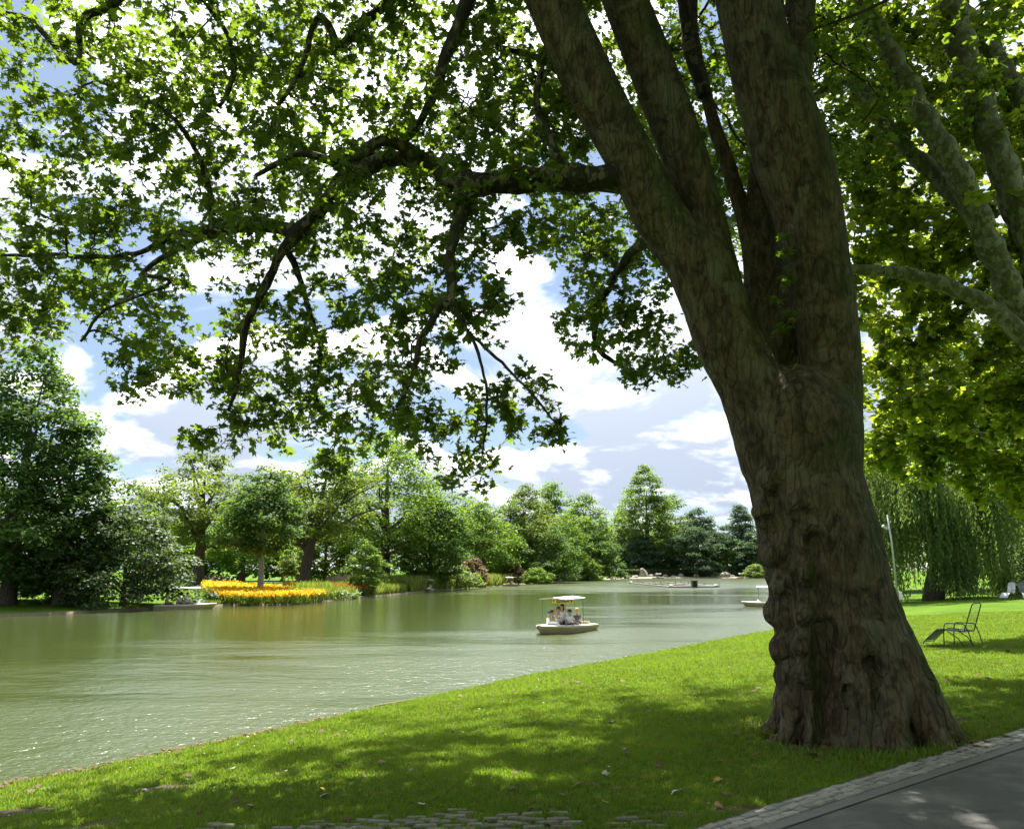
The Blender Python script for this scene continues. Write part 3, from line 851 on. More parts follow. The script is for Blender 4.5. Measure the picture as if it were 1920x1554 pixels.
def leaf_mats(rng, n, tilt=.75, out=None, droop=.35):
    """random frames: local x across, y along the leaf, z its upper face"""
    nz = rng.normal(0, tilt, (n, 3)) + np.array([0, 0, 1.0])
    if out is not None: nz += out
    nz /= np.linalg.norm(nz, axis=1)[:, None]
    d = rng.normal(0, 1, (n, 3)); d[:, 2] -= droop * 2
    y = d - nz * (d * nz).sum(1)[:, None]; y /= np.linalg.norm(y, axis=1)[:, None] + 1e-9
    x = np.cross(y, nz)
    return np.stack([x, y, nz], 2)
def leaf_merge(shape, pos, R, size):
    b, t = shape
    v = pos[:, None, :] + np.einsum('nij,vj->nvi', R, b) * size[:, None, None]
    f = t[None] + (np.arange(len(pos)) * len(b))[:, None, None]
    return v.reshape(-1, 3), f.reshape(-1, 3)
def grow(skel, attract, rng, maxlen=2.2, rtip=.0028, leaves=(9, 14), spread=.10, leaf_from=1.1):
    """twigs from a skeleton out to attraction points; returns tube mesh arrays and leaf positions"""
    cap = len(skel) + len(attract) * 40
    P_ = np.zeros((cap, 3)); par = np.full(cap, -1, int); D_ = np.zeros((cap, 3))
    ns = len(skel)
    P_[:ns] = np.array([s[0] for s in skel]); n = ns
    d0 = np.array([np.min(((P_[:ns] - a_) ** 2).sum(1)) for a_ in attract])
    chains = []
    for a_ in attract[np.argsort(d0)]:
        dd = ((P_[:n] - a_) ** 2).sum(1); i = int(np.argmin(dd)); L = math.sqrt(dd[i])
        if L < .12: continue
        p0 = P_[i]; dr = D_[i]
        k = max(2, min(36, int(L / .11)))
        c1 = p0 + dr * L * .35 + rng.normal(0, .10 * L, 3) + [0, 0, .10 * L]
        c2 = a_ + rng.normal(0, .12 * L, 3) + [0, 0, .08 * L]
        t = np.linspace(0, 1, k + 1)[1:, None]
        path = (1 - t) ** 3 * p0 + 3 * (1 - t) ** 2 * t * c1 + 3 * (1 - t) * t * t * c2 + t ** 3 * a_
        path += rng.normal(0, .010, path.shape)
        ids = []
        prev = i
        for q in path:
            P_[n] = q; par[n] = prev; dv = q - P_[prev]; D_[n] = dv / (np.linalg.norm(dv) + 1e-9)
            ids.append(n); prev = n; n += 1
        chains.append((i, ids))
    load = np.zeros(n); 
    for i, ids in chains: load[ids[-1]] += 1
    for j in range(n - 1, ns - 1, -1):
        if par[j] >= 0: load[par[j]] += load[j]
    r = rtip * np.maximum(load, 1) ** .45
    V = []; Fc = []; o = 0
    lp = []
    for i, ids in chains:
        pts = np.vstack([P_[i], P_[ids]]); rr_ = np.concatenate([[r[ids[0]]], r[ids]])
        v, f = tube_np(pts, rr_, 4 if rr_[0] > .008 else 3)
        V.append(v); Fc.append(f + o); o += len(v)
        seg = np.linalg.norm(np.diff(pts, axis=0), axis=1); cum = np.concatenate([[0], np.cumsum(seg)])
        nl = int(rng.integers(*leaves))
        s0 = max(0, cum[-1] - leaf_from)
        s = rng.uniform(s0, cum[-1], nl)
        q = np.stack([np.interp(s, cum, pts[:, d]) for d in range(3)], 1)
        off = rng.normal(0, 1, (nl, 3)); off /= np.linalg.norm(off, axis=1)[:, None]
        lp.append(q + off * rng.uniform(.02, spread, nl)[:, None] * 1.6)
    return np.vstack(V), np.vstack(Fc), np.vstack(lp)
def clusters(rng, lst):
    """attraction points in ellipsoids: (photo x, photo y, metres ahead, half width px, half height px, half depth m, count)"""
    out = []
    for px, py, Y, rx, ry, rd, cnt in lst:
        u = rng.normal(0, 1, (cnt, 3)); u /= np.linalg.norm(u, axis=1)[:, None]; u *= rng.random(cnt)[:, None] ** (1 / 2.4)
        c = P(px, py, Y); s = fdepth(c) / FPX
        q = c + u * np.array([rx * s, rd, ry * s])
        out.append(q)
    return np.vstack(out)
M_LEAF = leafmat('plane_leaf', (.030, .064, .010), (.075, .125, .018), (.25, .38, .024), .45, .42, .35)
M_LEAF_FAR = leafmat('plane_leaf_far', (.035, .075, .010), (.085, .15, .018), (.46, .58, .035), .54, .55, .2)
LEFT_MASS = [
    (120, 80, 9.6, 200, 130, 1.3, 70), (380, 90, 9.7, 200, 140, 1.4, 90), (640, 90, 9.6, 190, 130, 1.4, 90), (880, 110, 9.7, 160, 140, 1.4, 90),
    (60, 270, 9.8, 160, 120, 1.2, 60), (300, 260, 9.7, 190, 120, 1.3, 85), (560, 260, 9.7, 190, 120, 1.3, 85), (820, 260, 9.5, 170, 120, 1.3, 90), (1000, 220, 10, 110, 120, 1.3, 60),
    (90, 430, 9.9, 160, 100, 1.1, 70), (300, 420, 9.8, 180, 100, 1.1, 80), (520, 430, 9.8, 150, 100, 1.2, 60), (700, 440, 9.6, 160, 100, 1.2, 75), (890, 430, 9.5, 110, 90, 1., 50),
    (60, 560, 10, 130, 70, 1., 55), (240, 570, 9.9, 140, 80, 1., 55), (330, 680, 9.8, 120, 70, .9, 50), (480, 590, 9.8, 110, 90, 1., 45), (640, 600, 9.6, 110, 100, 1., 55),
    (800, 570, 9.3, 120, 80, .9, 55), (910, 570, 9.2, 70, 70, .7, 28), (250, 720, 9.8, 60, 40, .5, 12), (440, 720, 9.9, 110, 70, .8, 40), (600, 720, 9.8, 110, 70, .8, 40), (760, 700, 9.3, 110, 70, .8, 42),
    (520, 800, 9.9, 110, 45, .7, 30), (680, 800, 9.8, 120, 55, .7, 36), (830, 800, 9.3, 110, 70, .7, 40), (960, 740, 9.1, 90, 50, .6, 26), (1000, 800, 9.1, 60, 45, .5, 14), (1045, 820, 9.1, 28, 35, .3, 7),
    (880, 880, 9.2, 70, 45, .5, 16), (400, 830, 9.9, 70, 30, .5, 12), (10, 620, 10, 50, 60, .6, 14), (620, 870, 9.8, 60, 30, .5, 8), (1010, 440, 9.6, 60, 60, .5, 14)]
RIGHT_MASS = [
    (1070, 420, 12.5, 90, 70, 1.2, 60), (1150, 520, 12.5, 110, 90, 1.2, 80), (1120, 610, 12.3, 90, 60, 1., 55), (1220, 640, 12.5, 90, 70, 1., 60), (1200, 700, 12.3, 60, 36, .6, 20), (1290, 690, 12.5, 40, 40, .6, 16),
    (1080, 120, 11.5, 110, 130, 1.5, 70), (1060, 280, 11.5, 90, 90, 1.3, 50), (1230, 200, 12.5, 110, 160, 1.5, 80), (1340, 100, 12.5, 90, 140, 1.5, 60), (1340, 330, 12.5, 90, 90, 1.2, 50), (1270, 420, 12.5, 100, 90, 1.2, 60),
    (1560, 90, 12, 90, 120, 1.5, 60), (1420, 330, 12.5, 60, 120, 1., 40), (1600, 260, 12.5, 80, 120, 1.3, 50)]
rng = np.random.default_rng(21)
LEFT_MASS = [(c[0], c[1], c[2] + .95, *c[3:6], max(5, int(c[6] * (1.85 if c[1] < 300 else 1.5)))) for c in LEFT_MASS]
RIGHT_MASS = [(*c[:6], int(c[6] * 1.3)) for c in RIGHT_MASS]
att = np.vstack([clusters(rng, LEFT_MASS), clusters(rng, RIGHT_MASS)])
# the crown goes on above and behind the picture: unseen leaf masses, added there to shade lawn, path and trunk
def world_blobs(rng, lst):
    out = []
    for c, r, cnt in lst:
        u = rng.normal(0, 1, (cnt, 3)); u /= np.linalg.norm(u, axis=1)[:, None]; u *= rng.random(cnt)[:, None] ** (1 / 2.2)
        out.append(np.asarray(c) + u * np.asarray(r))
    return np.vstack(out)
UP = world_blobs(rng, [((0.0, 9.5, 14.0), (6, 5, 3.2), 260), ((4.5, 11.5, 15.5), (6.5, 6, 4.5), 330), ((-4.5, 9.5, 12.0), (3.5, 4, 2.2), 90), ((7.5, 9.0, 11.5), (3.2, 4.5, 3), 130), ((4, 15, 11.0), (5, 3.5, 3.5), 150), ((4.0, 3.0, 11.0), (6, 5, 2.5), 220), ((-3, 14, 11.5), (4, 4, 2.5), 110), ((4.5, 17, 12.0), (5, 3.5, 2.6), 230), ((7.5, 14.5, 13), (4, 4, 3), 150), ((3, 20.5, 21.5), (6, 4.5, 2.8), 220), ((9, 22, 22), (5, 5, 3), 160), ((1, 25, 24.5), (6.5, 4, 2.4), 230)])
att = np.vstack([att, clusters(rng, [(660, 330, TY - .5, 170, 70, .3, 26), (950, 320, TY - .5, 150, 60, .3, 22), (420, 430, TY - .2, 150, 60, .3, 22)])])
tv, tf, lp = grow(SKEL, att, rng)
skel2 = [s for s in SKEL if s[0][2] > 8.5]
tv2, tf2, lp2 = grow(skel2, UP, rng, leaves=(15, 20), spread=.30, leaf_from=1.3)
under(tag(link('twigs', mesh_np('twigs', np.vstack([tv, tv2]), np.vstack([tf, tf2 + len(tv)]), True), M_TWIG), kind='stuff'), plane)
# leaves: the 300 that show largest are objects of their own
n = len(lp); R_ = leaf_mats(rng, n, .62, None, .45); sz = np.clip(rng.lognormal(math.log(.094), .32, n), .045, .2)
px, py, fd = project(lp)
vis = (px > 10) & (px < 1910) & (py > 10) & (py < 1000)
face = np.abs(np.einsum('ni,ni->n', R_[:, :, 2], (lp - [0, 0, CAM_H]) / np.linalg.norm(lp - [0, 0, CAM_H], axis=1)[:, None]))
score = np.where(vis, sz / fd * (0.25 + face), 0)
own = np.zeros(n, bool); own[np.argsort(-score)[:300]] = True
LEAF_CUP = (LEAF_HI[0] * [.86, .95, 1] + np.column_stack([np.zeros(12), np.zeros(12), .55 * LEAF_HI[0][:, 0] ** 2 - .22 * LEAF_HI[0][:, 1] ** 2]), LEAF_HI[1])
rest = np.nonzero(~own)[0]; h1, h2 = rest[::2], rest[1::2]
v1, f1 = leaf_merge(LEAF_HI, lp[h1], R_[h1], sz[h1]); vc, fc = leaf_merge(LEAF_CUP, lp[h2], R_[h2], sz[h2])
f1 = np.vstack([f1, fc + len(v1)]); v1 = np.vstack([v1, vc])
n2 = len(lp2)
px2, py2, fd2 = project(lp2)
infr = (px2 > -150) & (px2 < 2070) & (py2 > -150) & (fd2 > 0)
va, fa = leaf_merge(LEAF_LO, lp2[~infr], leaf_mats(rng, (~infr).sum(), .6), rng.uniform(.26, .4, (~infr).sum()))
vb, fb = leaf_merge(LEAF_MID, lp2[infr], leaf_mats(rng, infr.sum(), .6), rng.uniform(.10, .18, infr.sum()))
v2 = np.vstack([va, vb]); f2 = np.vstack([fa, fb + len(va)])
under(tag(link('foliage', mesh_np('foliage', np.vstack([v1, v2]), np.vstack([f1, f2 + len(v1)])), M_LEAF), kind='stuff'), plane)
lm = mesh_np('leaf', *LEAF_HI); lm.materials.append(M_LEAF)
for i in np.nonzero(own)[0]:
    o = link('leaf', lm, None, plane)
    M4 = Matrix([[*(R_[i, r] * sz[i]), lp[i, r]] for r in range(3)] + [[0, 0, 0, 1]])
    o.matrix_parent_inverse = Matrix.Translation(plane.location).inverted()
    o.matrix_basis = M4
# a few shoots in the fork
fork = [(P(px_, py_, TY - .25), .004) for px_, py_ in ((1470, 690), (1478, 600), (1482, 520))]
fv, ff, fp = grow(fork, clusters(rng, [(1465, 570, TY - .35, 25, 70, .12, 8), (1480, 470, TY - .35, 14, 40, .1, 4), (1480, 690, TY - .35, 14, 20, .1, 2)]), rng, leaves=(5, 8), spread=.06)
v3, f3 = leaf_merge(LEAF_HI, fp, leaf_mats(rng, len(fp), .7), rng.uniform(.08, .13, len(fp)))
under(link('fork_shoot', mesh_np('fork_shoot', np.vstack([fv]), ff, True), M_TWIG), plane)
under(tag(link('shoot_leaves', mesh_np('shoot_leaves', v3, f3), M_LEAF), kind='stuff'), plane)
print('main tree leaves', n, n2, 'tris', len(f1) + len(f2))
# ------------------------------------------------------------------ plane trees along the path, out of frame on the right
def pale_plane(name, label, base, chains, cl, leaf, size, seed, extra=None, nleaf=(16, 24), spread=.1):
    root = empty(name, (*base, gh(*base)), 0, label, 'tree', 'plane trees along the path')
    sk = []
    for ch in chains:
        bough('bough' if ch is not chains[0] else 'trunk', ch, M_BARK3, root, 12, sk, .015)
    rg = np.random.default_rng(seed)
    at_ = clusters(rg, [(*c[:6], int(c[6] * .8)) for c in cl])
    if extra: at_ = np.vstack([at_, world_blobs(rg, extra)])
    sk = [s for s in sk if s[0][2] > 3.2]
    v, f, p = grow(sk, at_, rg, leaves=nleaf, spread=spread, leaf_from=.9)
    under(tag(link('twigs', mesh_np('twigs', v, f, True), M_TWIG), kind='stuff'), root)
    R = leaf_mats(rg, len(p), .6); s_ = np.clip(rg.normal(size, size * .2, len(p)), size * .5, size * 1.6)
    v, f = leaf_merge(leaf, p, R, s_)
    under(tag(link('foliage', mesh_np('foliage', v, f), M_LEAF_FAR), kind='stuff'), root)
    print(name, len(p), len(f))
    return root
pale_plane('plane_tree', 'plane tree with pale flaking limbs leaning in from the right edge', P(2075, 1300, 13.5)[:2],
    [[(2085, 1330, 13.5, 62), (2070, 1150, 13.5, 52), (2050, 950, 13.4, 50), (2030, 780, 13.3, 48), (1990, 700, 13.2, 34), (1925, 605, 13.2, 24), (1865, 480, 13.1, 23), (1800, 335, 13, 22), (1742, 235, 13, 20), (1680, 120, 13, 19), (1612, 0, 13, 17), (1560, -120, 13, 12)],
     [(2030, 780, 13.3, 40), (1985, 600, 13.4, 28), (1925, 440, 13.5, 27), (1868, 280, 13.5, 26), (1815, 130, 13.5, 25), (1780, 0, 13.5, 24), (1750, -130, 13.5, 18)],
     [(2000, 640, 13.4, 26), (1980, 400, 13.8, 22), (1915, 185, 14, 18), (1850, 85, 14.2, 16), (1795, 0, 14.2, 14), (1730, -110, 14.2, 10)],
     [(2000, 740, 13.3, 26), (1930, 645, 13, 17), (1875, 590, 13, 16), (1790, 540, 13, 15), (1690, 513, 13.2, 12), (1600, 503, 13.4, 9), (1520, 490, 13.6, 5)],
     [(1836, 410, 13.05, 16), (1770, 345, 13.4, 16), (1695, 275, 13.6, 14), (1640, 205, 13.8, 12), (1580, 150, 14, 8), (1500, 200, 14.2, 5)],
     [(1960, 720, 13.2, 18), (1905, 545, 13.6, 18), (1870, 470, 13.8, 12), (1850, 420, 14, 8)]],
    [(1660, 80, 14.5, 110, 120, 2, 90), (1840, 70, 14.5, 120, 120, 2, 90), (1630, 280, 15, 100, 120, 2, 90), (1780, 270, 15, 120, 120, 2, 90), (1900, 300, 14.5, 80, 140, 2, 70),
     (1640, 460, 15, 90, 100, 2, 80), (1760, 470, 15.5, 110, 110, 2, 90), (1880, 480, 14.5, 90, 110, 2, 70), (1660, 620, 15.5, 80, 90, 2, 70), (1780, 640, 15.5, 110, 100, 2, 80), (1900, 680, 14.5, 80, 100, 2, 60),
     (1700, 760, 15.5, 80, 60, 1.5, 40), (1850, 780, 15, 80, 60, 1.5, 45)],
    LEAF_MID, .17, 31, extra=[((9.5, 15.5, 14), (5, 5, 4), 160), ((11, 11, 9), (3.5, 4, 4), 60)])
pale_plane('plane_tree', 'farther plane tree with sunlit low foliage hanging over the lounge chair lawn', P(2150, 1200, 24)[:2],
    [[(2150, 1225, 24, 42), (2140, 1000, 24, 36), (2110, 800, 24, 32), (2050, 620, 24, 24), (1960, 450, 24, 18), (1870, 330, 24, 13), (1800, 200, 24, 8)],
     [(2120, 820, 24, 22), (2030, 740, 23.5, 15), (1940, 690, 23.5, 12), (1840, 690, 23.5, 9), (1740, 700, 23.5, 5), (1660, 730, 23.5, 3)],
     [(2070, 650, 24, 16), (1960, 600, 24, 12), (1850, 560, 24.5, 9), (1700, 540, 25, 5)]],
    [(1690, 800, 23, 90, 70, 2.5, 80), (1800, 790, 23, 100, 80, 2.5, 95), (1900, 800, 23, 90, 90, 2.5, 95), (1680, 680, 24, 90, 90, 3, 80), (1800, 660, 24, 110, 100, 3, 90), (1910, 650, 24, 90, 100, 3, 80),
     (1880, 900, 23, 70, 50, 2, 55), (1760, 870, 23.5, 90, 40, 2, 45), (1690, 500, 26, 100, 120, 3, 90), (1850, 480, 26, 110, 120, 3, 90), (1650, 300, 27, 100, 130, 3, 70), (1800, 250, 27, 120, 130, 3, 80), (1660, 860, 23.5, 40, 36, 1.5, 18), (1930, 940, 22.5, 40, 30, 1.5, 14)],
    LEAF_LO, .21, 32, extra=[((17, 24, 17), (6, 6, 5), 120)], nleaf=(22, 32), spread=.16)

# ------------------------------------------------------------------ broadleaf trees of the park
def crown_cloud(rng, prof, H, R, z0, nclump, per, csize, flat=.75, lean=(0, 0), shell=.45, up=.5, gap=0.0, lump=.18):
    """leaf positions, outward vectors: clumps spread through a profile prof(t), 0 bottom .. 1 top"""
    t = rng.random(nclump * 3)
    t = t[rng.random(len(t)) < np.array([prof(x) for x in t]) / 1.0][:nclump]
    k = len(t); an = rng.uniform(0, 2 * math.pi, k)
    lob = 1 + lump * (np.sin(an * 3 + t * 7 + rng.uniform(0, 6)) + np.sin(an * 5 - t * 11 + rng.uniform(0, 6)) * .7)
    rho = np.sqrt(rng.uniform(shell ** 2, 1, k)) * np.array([prof(x) for x in t]) * R * lob
    c = np.stack([np.cos(an) * rho + lean[0] * t, np.sin(an) * rho + lean[1] * t, z0 + t * (H - z0)], 1)
    cs = csize * rng.uniform(.6, 1.35, k)
    pos = []; out = []
    for j in range(k):
        m = max(4, int(per * (cs[j] / csize) ** 2))
        u = rng.normal(0, 1, (m, 3)); u /= np.linalg.norm(u, axis=1)[:, None]
        u[:, 2] = np.where(u[:, 2] < -.25, -u[:, 2] * .6, u[:, 2])
        rr_ = cs[j] * (rng.random(m) ** .45)[:, None]
        pos.append(c[j] + u * rr_ * np.array([1, 1, flat]))
        out.append(u)
    return np.vstack(pos), np.vstack(out), c
PROF = {
    'round': lambda t: max(.03, math.sin(math.pi * min(1, .12 + .88 * t) ** .8)) ** .7 if t < 1 else .03,
    'dome': lambda t: max(.03, math.sqrt(max(0, 1 - t ** 2.2))),
    'cone': lambda t: max(.03, (1 - t) ** .75 * min(1, .55 + t * 3)),
    'egg': lambda t: max(.03, math.sin(math.pi * t ** .62)) ** .8,
    'redwood': lambda t: max(.03, (1 - t ** 1.9) ** .75 * min(1, .72 + t * 1.4)),
    'column': lambda t: max(.03, min(1, .6 + 2 * t) * (1 - t ** 3.5)),
}
def limb_mesh(rng, H, z0, clumps, r0, nl=7, sides=7, fork=.45, lean=(0, 0)):
    V = []; Fc = []; o = 0
    top = z0 + (H - z0) * .75
    zs = np.linspace(0, top, 9)
    wob = np.cumsum(rng.normal(0, .035 * r0 * 3, (9, 2)), 0) * np.linspace(0, 1, 9)[:, None]
    sp_ = np.column_stack([wob[:, 0] + lean[0] * zs / H, wob[:, 1] + lean[1] * zs / H, zs])
    rr_ = r0 * (1 - .82 * zs / top) ; rr_[0] *= 1.35
    v, f = tube_np(sp_, rr_, sides + 2); V.append(v); Fc.append(f); o += len(v)
    if len(clumps):
        for j in rng.choice(len(clumps), min(nl, len(clumps)), replace=False):
            e = clumps[j]; b = z0 * .7 + (max(e[2], z0) - z0) * fork * .8
            b = min(b, top * .9)
            p0 = np.array([np.interp(b, zs, sp_[:, d]) for d in range(3)])
            c1 = p0 + (e - p0) * [.35, .35, .55] + [0, 0, .05 * H]
            t = np.linspace(0, 1, 7)[:, None]
            path = (1 - t) ** 2 * p0 + 2 * (1 - t) * t * c1 + t * t * e + rng.normal(0, .012 * H, (7, 3)) * np.sin(t * math.pi)
            ra = r0 * (1 - .82 * b / top) * .55
            v, f = tube_np(path, np.linspace(ra, ra * .18, 7), 6); V.append(v); Fc.append(f + o); o += len(v)
    return mesh_np('trunk', np.vstack(V), np.vstack(Fc), True)
M_OAK = leafmat('oak_leaf', (0.062, 0.103, 0.020), (0.118, 0.168, 0.038), (0.291, 0.392, 0.045), .42, .75, .12)
M_DARK = leafmat('dark_broadleaf', (0.037, 0.080, 0.022), (0.077, 0.138, 0.035), (0.200, 0.338, 0.044), .4, .7, .15)
M_MID = leafmat('mid_green_leaf', (0.058, 0.114, 0.022), (0.108, 0.180, 0.034), (0.312, 0.480, 0.048), .42, .75, .12)
M_LIME = leafmat('lime_leaf', (0.060, 0.115, 0.015), (0.120, 0.190, 0.030), (0.320, 0.450, 0.040), .42, .55, .3)
M_CONI = leafmat('conifer_needle', (0.036, 0.074, 0.036), (0.072, 0.118, 0.055), (0.144, 0.240, 0.072), .35, .75, .12)
M_META = leafmat('redwood_needle', (0.066, 0.126, 0.029), (0.120, 0.186, 0.043), (0.336, 0.480, 0.060), .42, .75, .12)
M_HOLLY = leafmat('glossy_shrub_leaf', (.032, .066, .020), (.085, .125, .045), (.15, .24, .035), .35, .55, .25)
M_WILL = leafmat('willow_leaf', (.060, .105, .030), (.12, .18, .055), (.26, .38, .07), .42, .7, .15)
M_RED = leafmat('bronze_shrub_leaf', (.10, .07, .03), (.17, .115, .045), (.30, .20, .06), .35, .6, .25)
M_REED = leafmat('reed_blade', (.10, .15, .03), (.20, .25, .05), (.34, .42, .06), .4, .6, .25)
def park_tree(name, label, xy, H, R, z0, prof, mat, seed, nclump=230, per=70, csize=None, leaf=.26, bark=M_BARKD, r0=.35, group='trees of the park across the lake', lean=(0, 0), cat='tree', flat=.75, shell=.45, nl=8, lump=.18, fork=.45, limbs=True):
    rg = np.random.default_rng(seed)
    cs = csize if csize else R * .24
    per = int(per * .82); leaf = leaf * 1.1
    root = empty(name, (xy[0], xy[1], gh(*xy)), rg.uniform(0, 6) if lean == (0, 0) else 0, label, cat, group)
    pos, out, cl_ = crown_cloud(rg, PROF[prof], H, R, z0, nclump, per, cs, flat, lean, shell, lump=lump)
    Rm = leaf_mats(rg, len(pos), .55, out * .7)
    s_ = leaf * rg.uniform(.6, 1.4, len(pos))
    v, f = leaf_merge(LEAF_LO, pos, Rm, s_)
    if limbs: link('trunk', limb_mesh(rg, H, z0, cl_, r0, nl, lean=lean, fork=fork), bark, root)
    tag(link('crown', mesh_np('crown', v, f), mat, root), kind='stuff')
    return root
def at_px(px, Y): return ((px - 960) / FPX * Y / 1.0187, Y)     # on the ground, near the horizon line
def hpx(px_len, Y): return px_len * Y / FPX
T = park_tree
# left bank
T('dense_tree', 'tall dark dense tree at the left edge with branches down to the lawn', at_px(20, 56), 18.2, 5.4, .9, 'column', M_DARK, 41, 330, 85, 1.25, .26, r0=.5)
T('dense_tree', 'tapering dark tree right behind the round glossy bush on the left bank', at_px(118, 57), 12.6, 3.9, 1.0, 'column', M_DARK, 42, 260, 75, 1.1, .25, r0=.4)
T('dense_tree', 'dark tree left of frame whose shade falls on the left bank lawn', at_px(-120, 58), 17, 5.5, 1.0, 'column', M_DARK, 43, 200, 70, 1.3, .32, r0=.5)
T('round_bush', 'broad rounded glossy dark green bush by the left waterline', at_px(236, 58), 6.9, 4.5, .1, 'dome', M_HOLLY, 44, 330, 75, .8, .2, r0=.2, cat='bush', limbs=True, nl=10, shell=.6)
T('round_bush', 'low dark bush filling the gap under the tall left trees', at_px(120, 62), 4.6, 3.2, .1, 'dome', M_HOLLY, 45, 130, 60, .8, .24, r0=.15, cat='bush')
T('oak_tree', 'spreading old oak with open airy crown left of the pale-trunked tree', at_px(372, 98), 15.8, 8.6, 4.6, 'round', M_OAK, 46, 300, 80, 1.35, .27, r0=.8, nl=14, shell=.2, lump=.3)
T('pale_trunk_tree', 'dark round-crowned tree with pale straight trunk standing in the yellow flower bed', at_px(490, 72), 11.4, 3.5, 3.7, 'egg', M_DARK, 47, 260, 80, .95, .22, bark=M_BARKG, r0=.3)
T('old_oak', 'leaning old oak with thick grey forked trunk behind the young staked tree', at_px(566, 92), 15.5, 6.8, 5.2, 'round', M_OAK, 48, 230, 80, 1.25, .27, bark=M_BARKD, r0=.75, nl=18, lean=(2.6, 0), shell=.3, lump=.3)
T('small_tree', 'small leafy egg-shaped tree rising from the bank planting', at_px(686, 84), 5.6, 2.0, .4, 'egg', M_MID, 49, 150, 60, .5, .17, bark=M_BARKG, r0=.09)
T('broad_tree', 'largest broad green tree right of the old oak, crown reaching the hanging plane leaves', at_px(722, 108), 20.5, 9.2, 4.2, 'round', M_MID, 50, 360, 85, 1.7, .3, r0=.75, nl=14)
T('drooping_tree', 'dark drooping tree whose branches sweep low over the reed bank', at_px(806, 110), 12.6, 5.2, .8, 'egg', M_DARK, 51, 300, 80, 1.1, .27, r0=.4)
T('broad_tree', 'dark green tree directly behind the bronze shrub', at_px(905, 150), 14.5, 7.2, 1.2, 'egg', M_MID, 52, 260, 75, 1.5, .35, r0=.4)
T('broad_tree', 'olive green rounded tree left of the twin-peaked lakeside trees', at_px(985, 178), 20.5, 8.5, 1.0, 'round', M_OAK, 53, 260, 75, 1.8, .4, r0=.5)
T('broad_tree', 'feathery taller tree behind the lakeside trees with a loose pointed top', at_px(1040, 205), 24.5, 8.2, 1.5, 'egg', M_MID, 54, 240, 75, 1.9, .42, r0=.5, lump=.3)
T('lakeside_tree', 'dark spreading tree overhanging the water behind the three far boats', at_px(1020, 172), 11.5, 8.5, .4, 'dome', M_DARK, 55, 260, 75, 1.5, .36, r0=.4)
T('broad_tree', 'mid green tree just left of the tall conical redwood', at_px(1098, 222), 24.0, 7.6, 1.5, 'egg', M_MID, 56, 240, 75, 1.9, .42, r0=.5)
T('lakeside_tree', 'dark rounded tree at the water behind the moored boats', at_px(1110, 215), 11.5, 8.0, .3, 'dome', M_DARK, 57, 240, 75, 1.6, .4, r0=.4)
T('redwood_tree', 'tallest far tree, a pointed light green redwood above the rocky shore', at_px(1213, 292), 39.5, 13.5, 1.5, 'redwood', M_META, 58, 440, 85, 2.3, .56, r0=.8, nl=10, lump=.12, shell=.3)
T('broad_tree', 'yellow-green broadleaf tree close behind the redwood on its right', at_px(1262, 310), 31, 9.5, 3, 'egg', M_LIME, 59, 220, 70, 2.4, .55, r0=.5)
T('broad_tree', 'yellow-green broadleaf tree close behind the redwood on its left', at_px(1172, 310), 26, 8.5, 3, 'egg', M_LIME, 60, 200, 70, 2.2, .55, r0=.5)
T('pine_tree', 'blue-green pine with layered branches right of the redwood', at_px(1312, 296), 25, 9.0, 1.2, 'egg', M_CONI, 61, 300, 80, 2.0, .5, r0=.45, flat=.65, lump=.2)
T('yew_tree', 'low dark spreading conifer in front of the redwood at the far shore', at_px(1300, 282), 16.5, 10.5, .5, 'dome', M_CONI, 62, 280, 75, 2.0, .5, r0=.5, flat=.5)
T('yew_tree', 'dark shaded conifer below the redwood beside the far hedge', at_px(1205, 284), 13, 7.6, .5, 'dome', M_CONI, 63, 220, 70, 1.8, .5, r0=.5)
T('pine_tree', 'dark layered pine half hidden by the big trunk', at_px(1392, 290), 25, 8.6, 1.2, 'egg', M_CONI, 64, 300, 75, 2.0, .5, r0=.5, flat=.6, lump=.25)
T('pine_tree', 'bushy dark conifer at the far shore left of the big trunk', at_px(1420, 280), 15, 7.5, .6, 'dome', M_CONI, 65, 200, 70, 1.7, .5, r0=.5, flat=.5)
T('broad_tree', 'yellowish young tree glowing between the far conifers', at_px(1366, 285), 8.5, 3.2, 1.2, 'egg', M_LIME, 66, 90, 60, 1.0, .42, r0=.2)
T('willow_shrub', 'light green rounded shrub at the water below the lakeside trees', at_px(1098, 205), 5.6, 3.9, .2, 'dome', M_MID, 67, 120, 60, .9, .33, r0=.12, cat='bush')
T('bronze_shrub', 'bronze tinted shrub above the reeds, the larger of the two', at_px(888, 128), 4.2, 2.6, .3, 'dome', M_RED, 68, 110, 55, .6, .24, r0=.1, cat='bush')
T('bronze_shrub', 'bronze and green rounded shrub at the reed bank, the smaller of the two', at_px(958, 150), 4.2, 2.5, .3, 'dome', M_RED, 69, 100, 55, .6, .26, r0=.1, cat='bush')
T('pale_shrub', 'pale green leafy shrub between the bronze shrub and the reeds', at_px(862, 118), 2.9, 3.2, .2, 'dome', M_LIME, 70, 110, 55, .55, .22, r0=.08, cat='bush')
T('pale_shrub', 'grey-green low shrub hanging over the water beyond the white stone', at_px(1005, 158), 2.7, 3.0, .1, 'dome', M_MID, 71, 100, 55, .6, .26, r0=.08, cat='bush')
T('pale_shrub', 'yellow-green shrub at the far shore next to the trunk', at_px(1422, 268), 4.0, 5.0, .2, 'dome', M_LIME, 72, 120, 60, .9, .36, r0=.1, cat='bush')
T('broad_tree', 'rounded tree filling the view between the two oaks', at_px(455, 118), 12, 6.2, 1.5, 'egg', M_MID, 73, 200, 70, 1.4, .33, r0=.4)
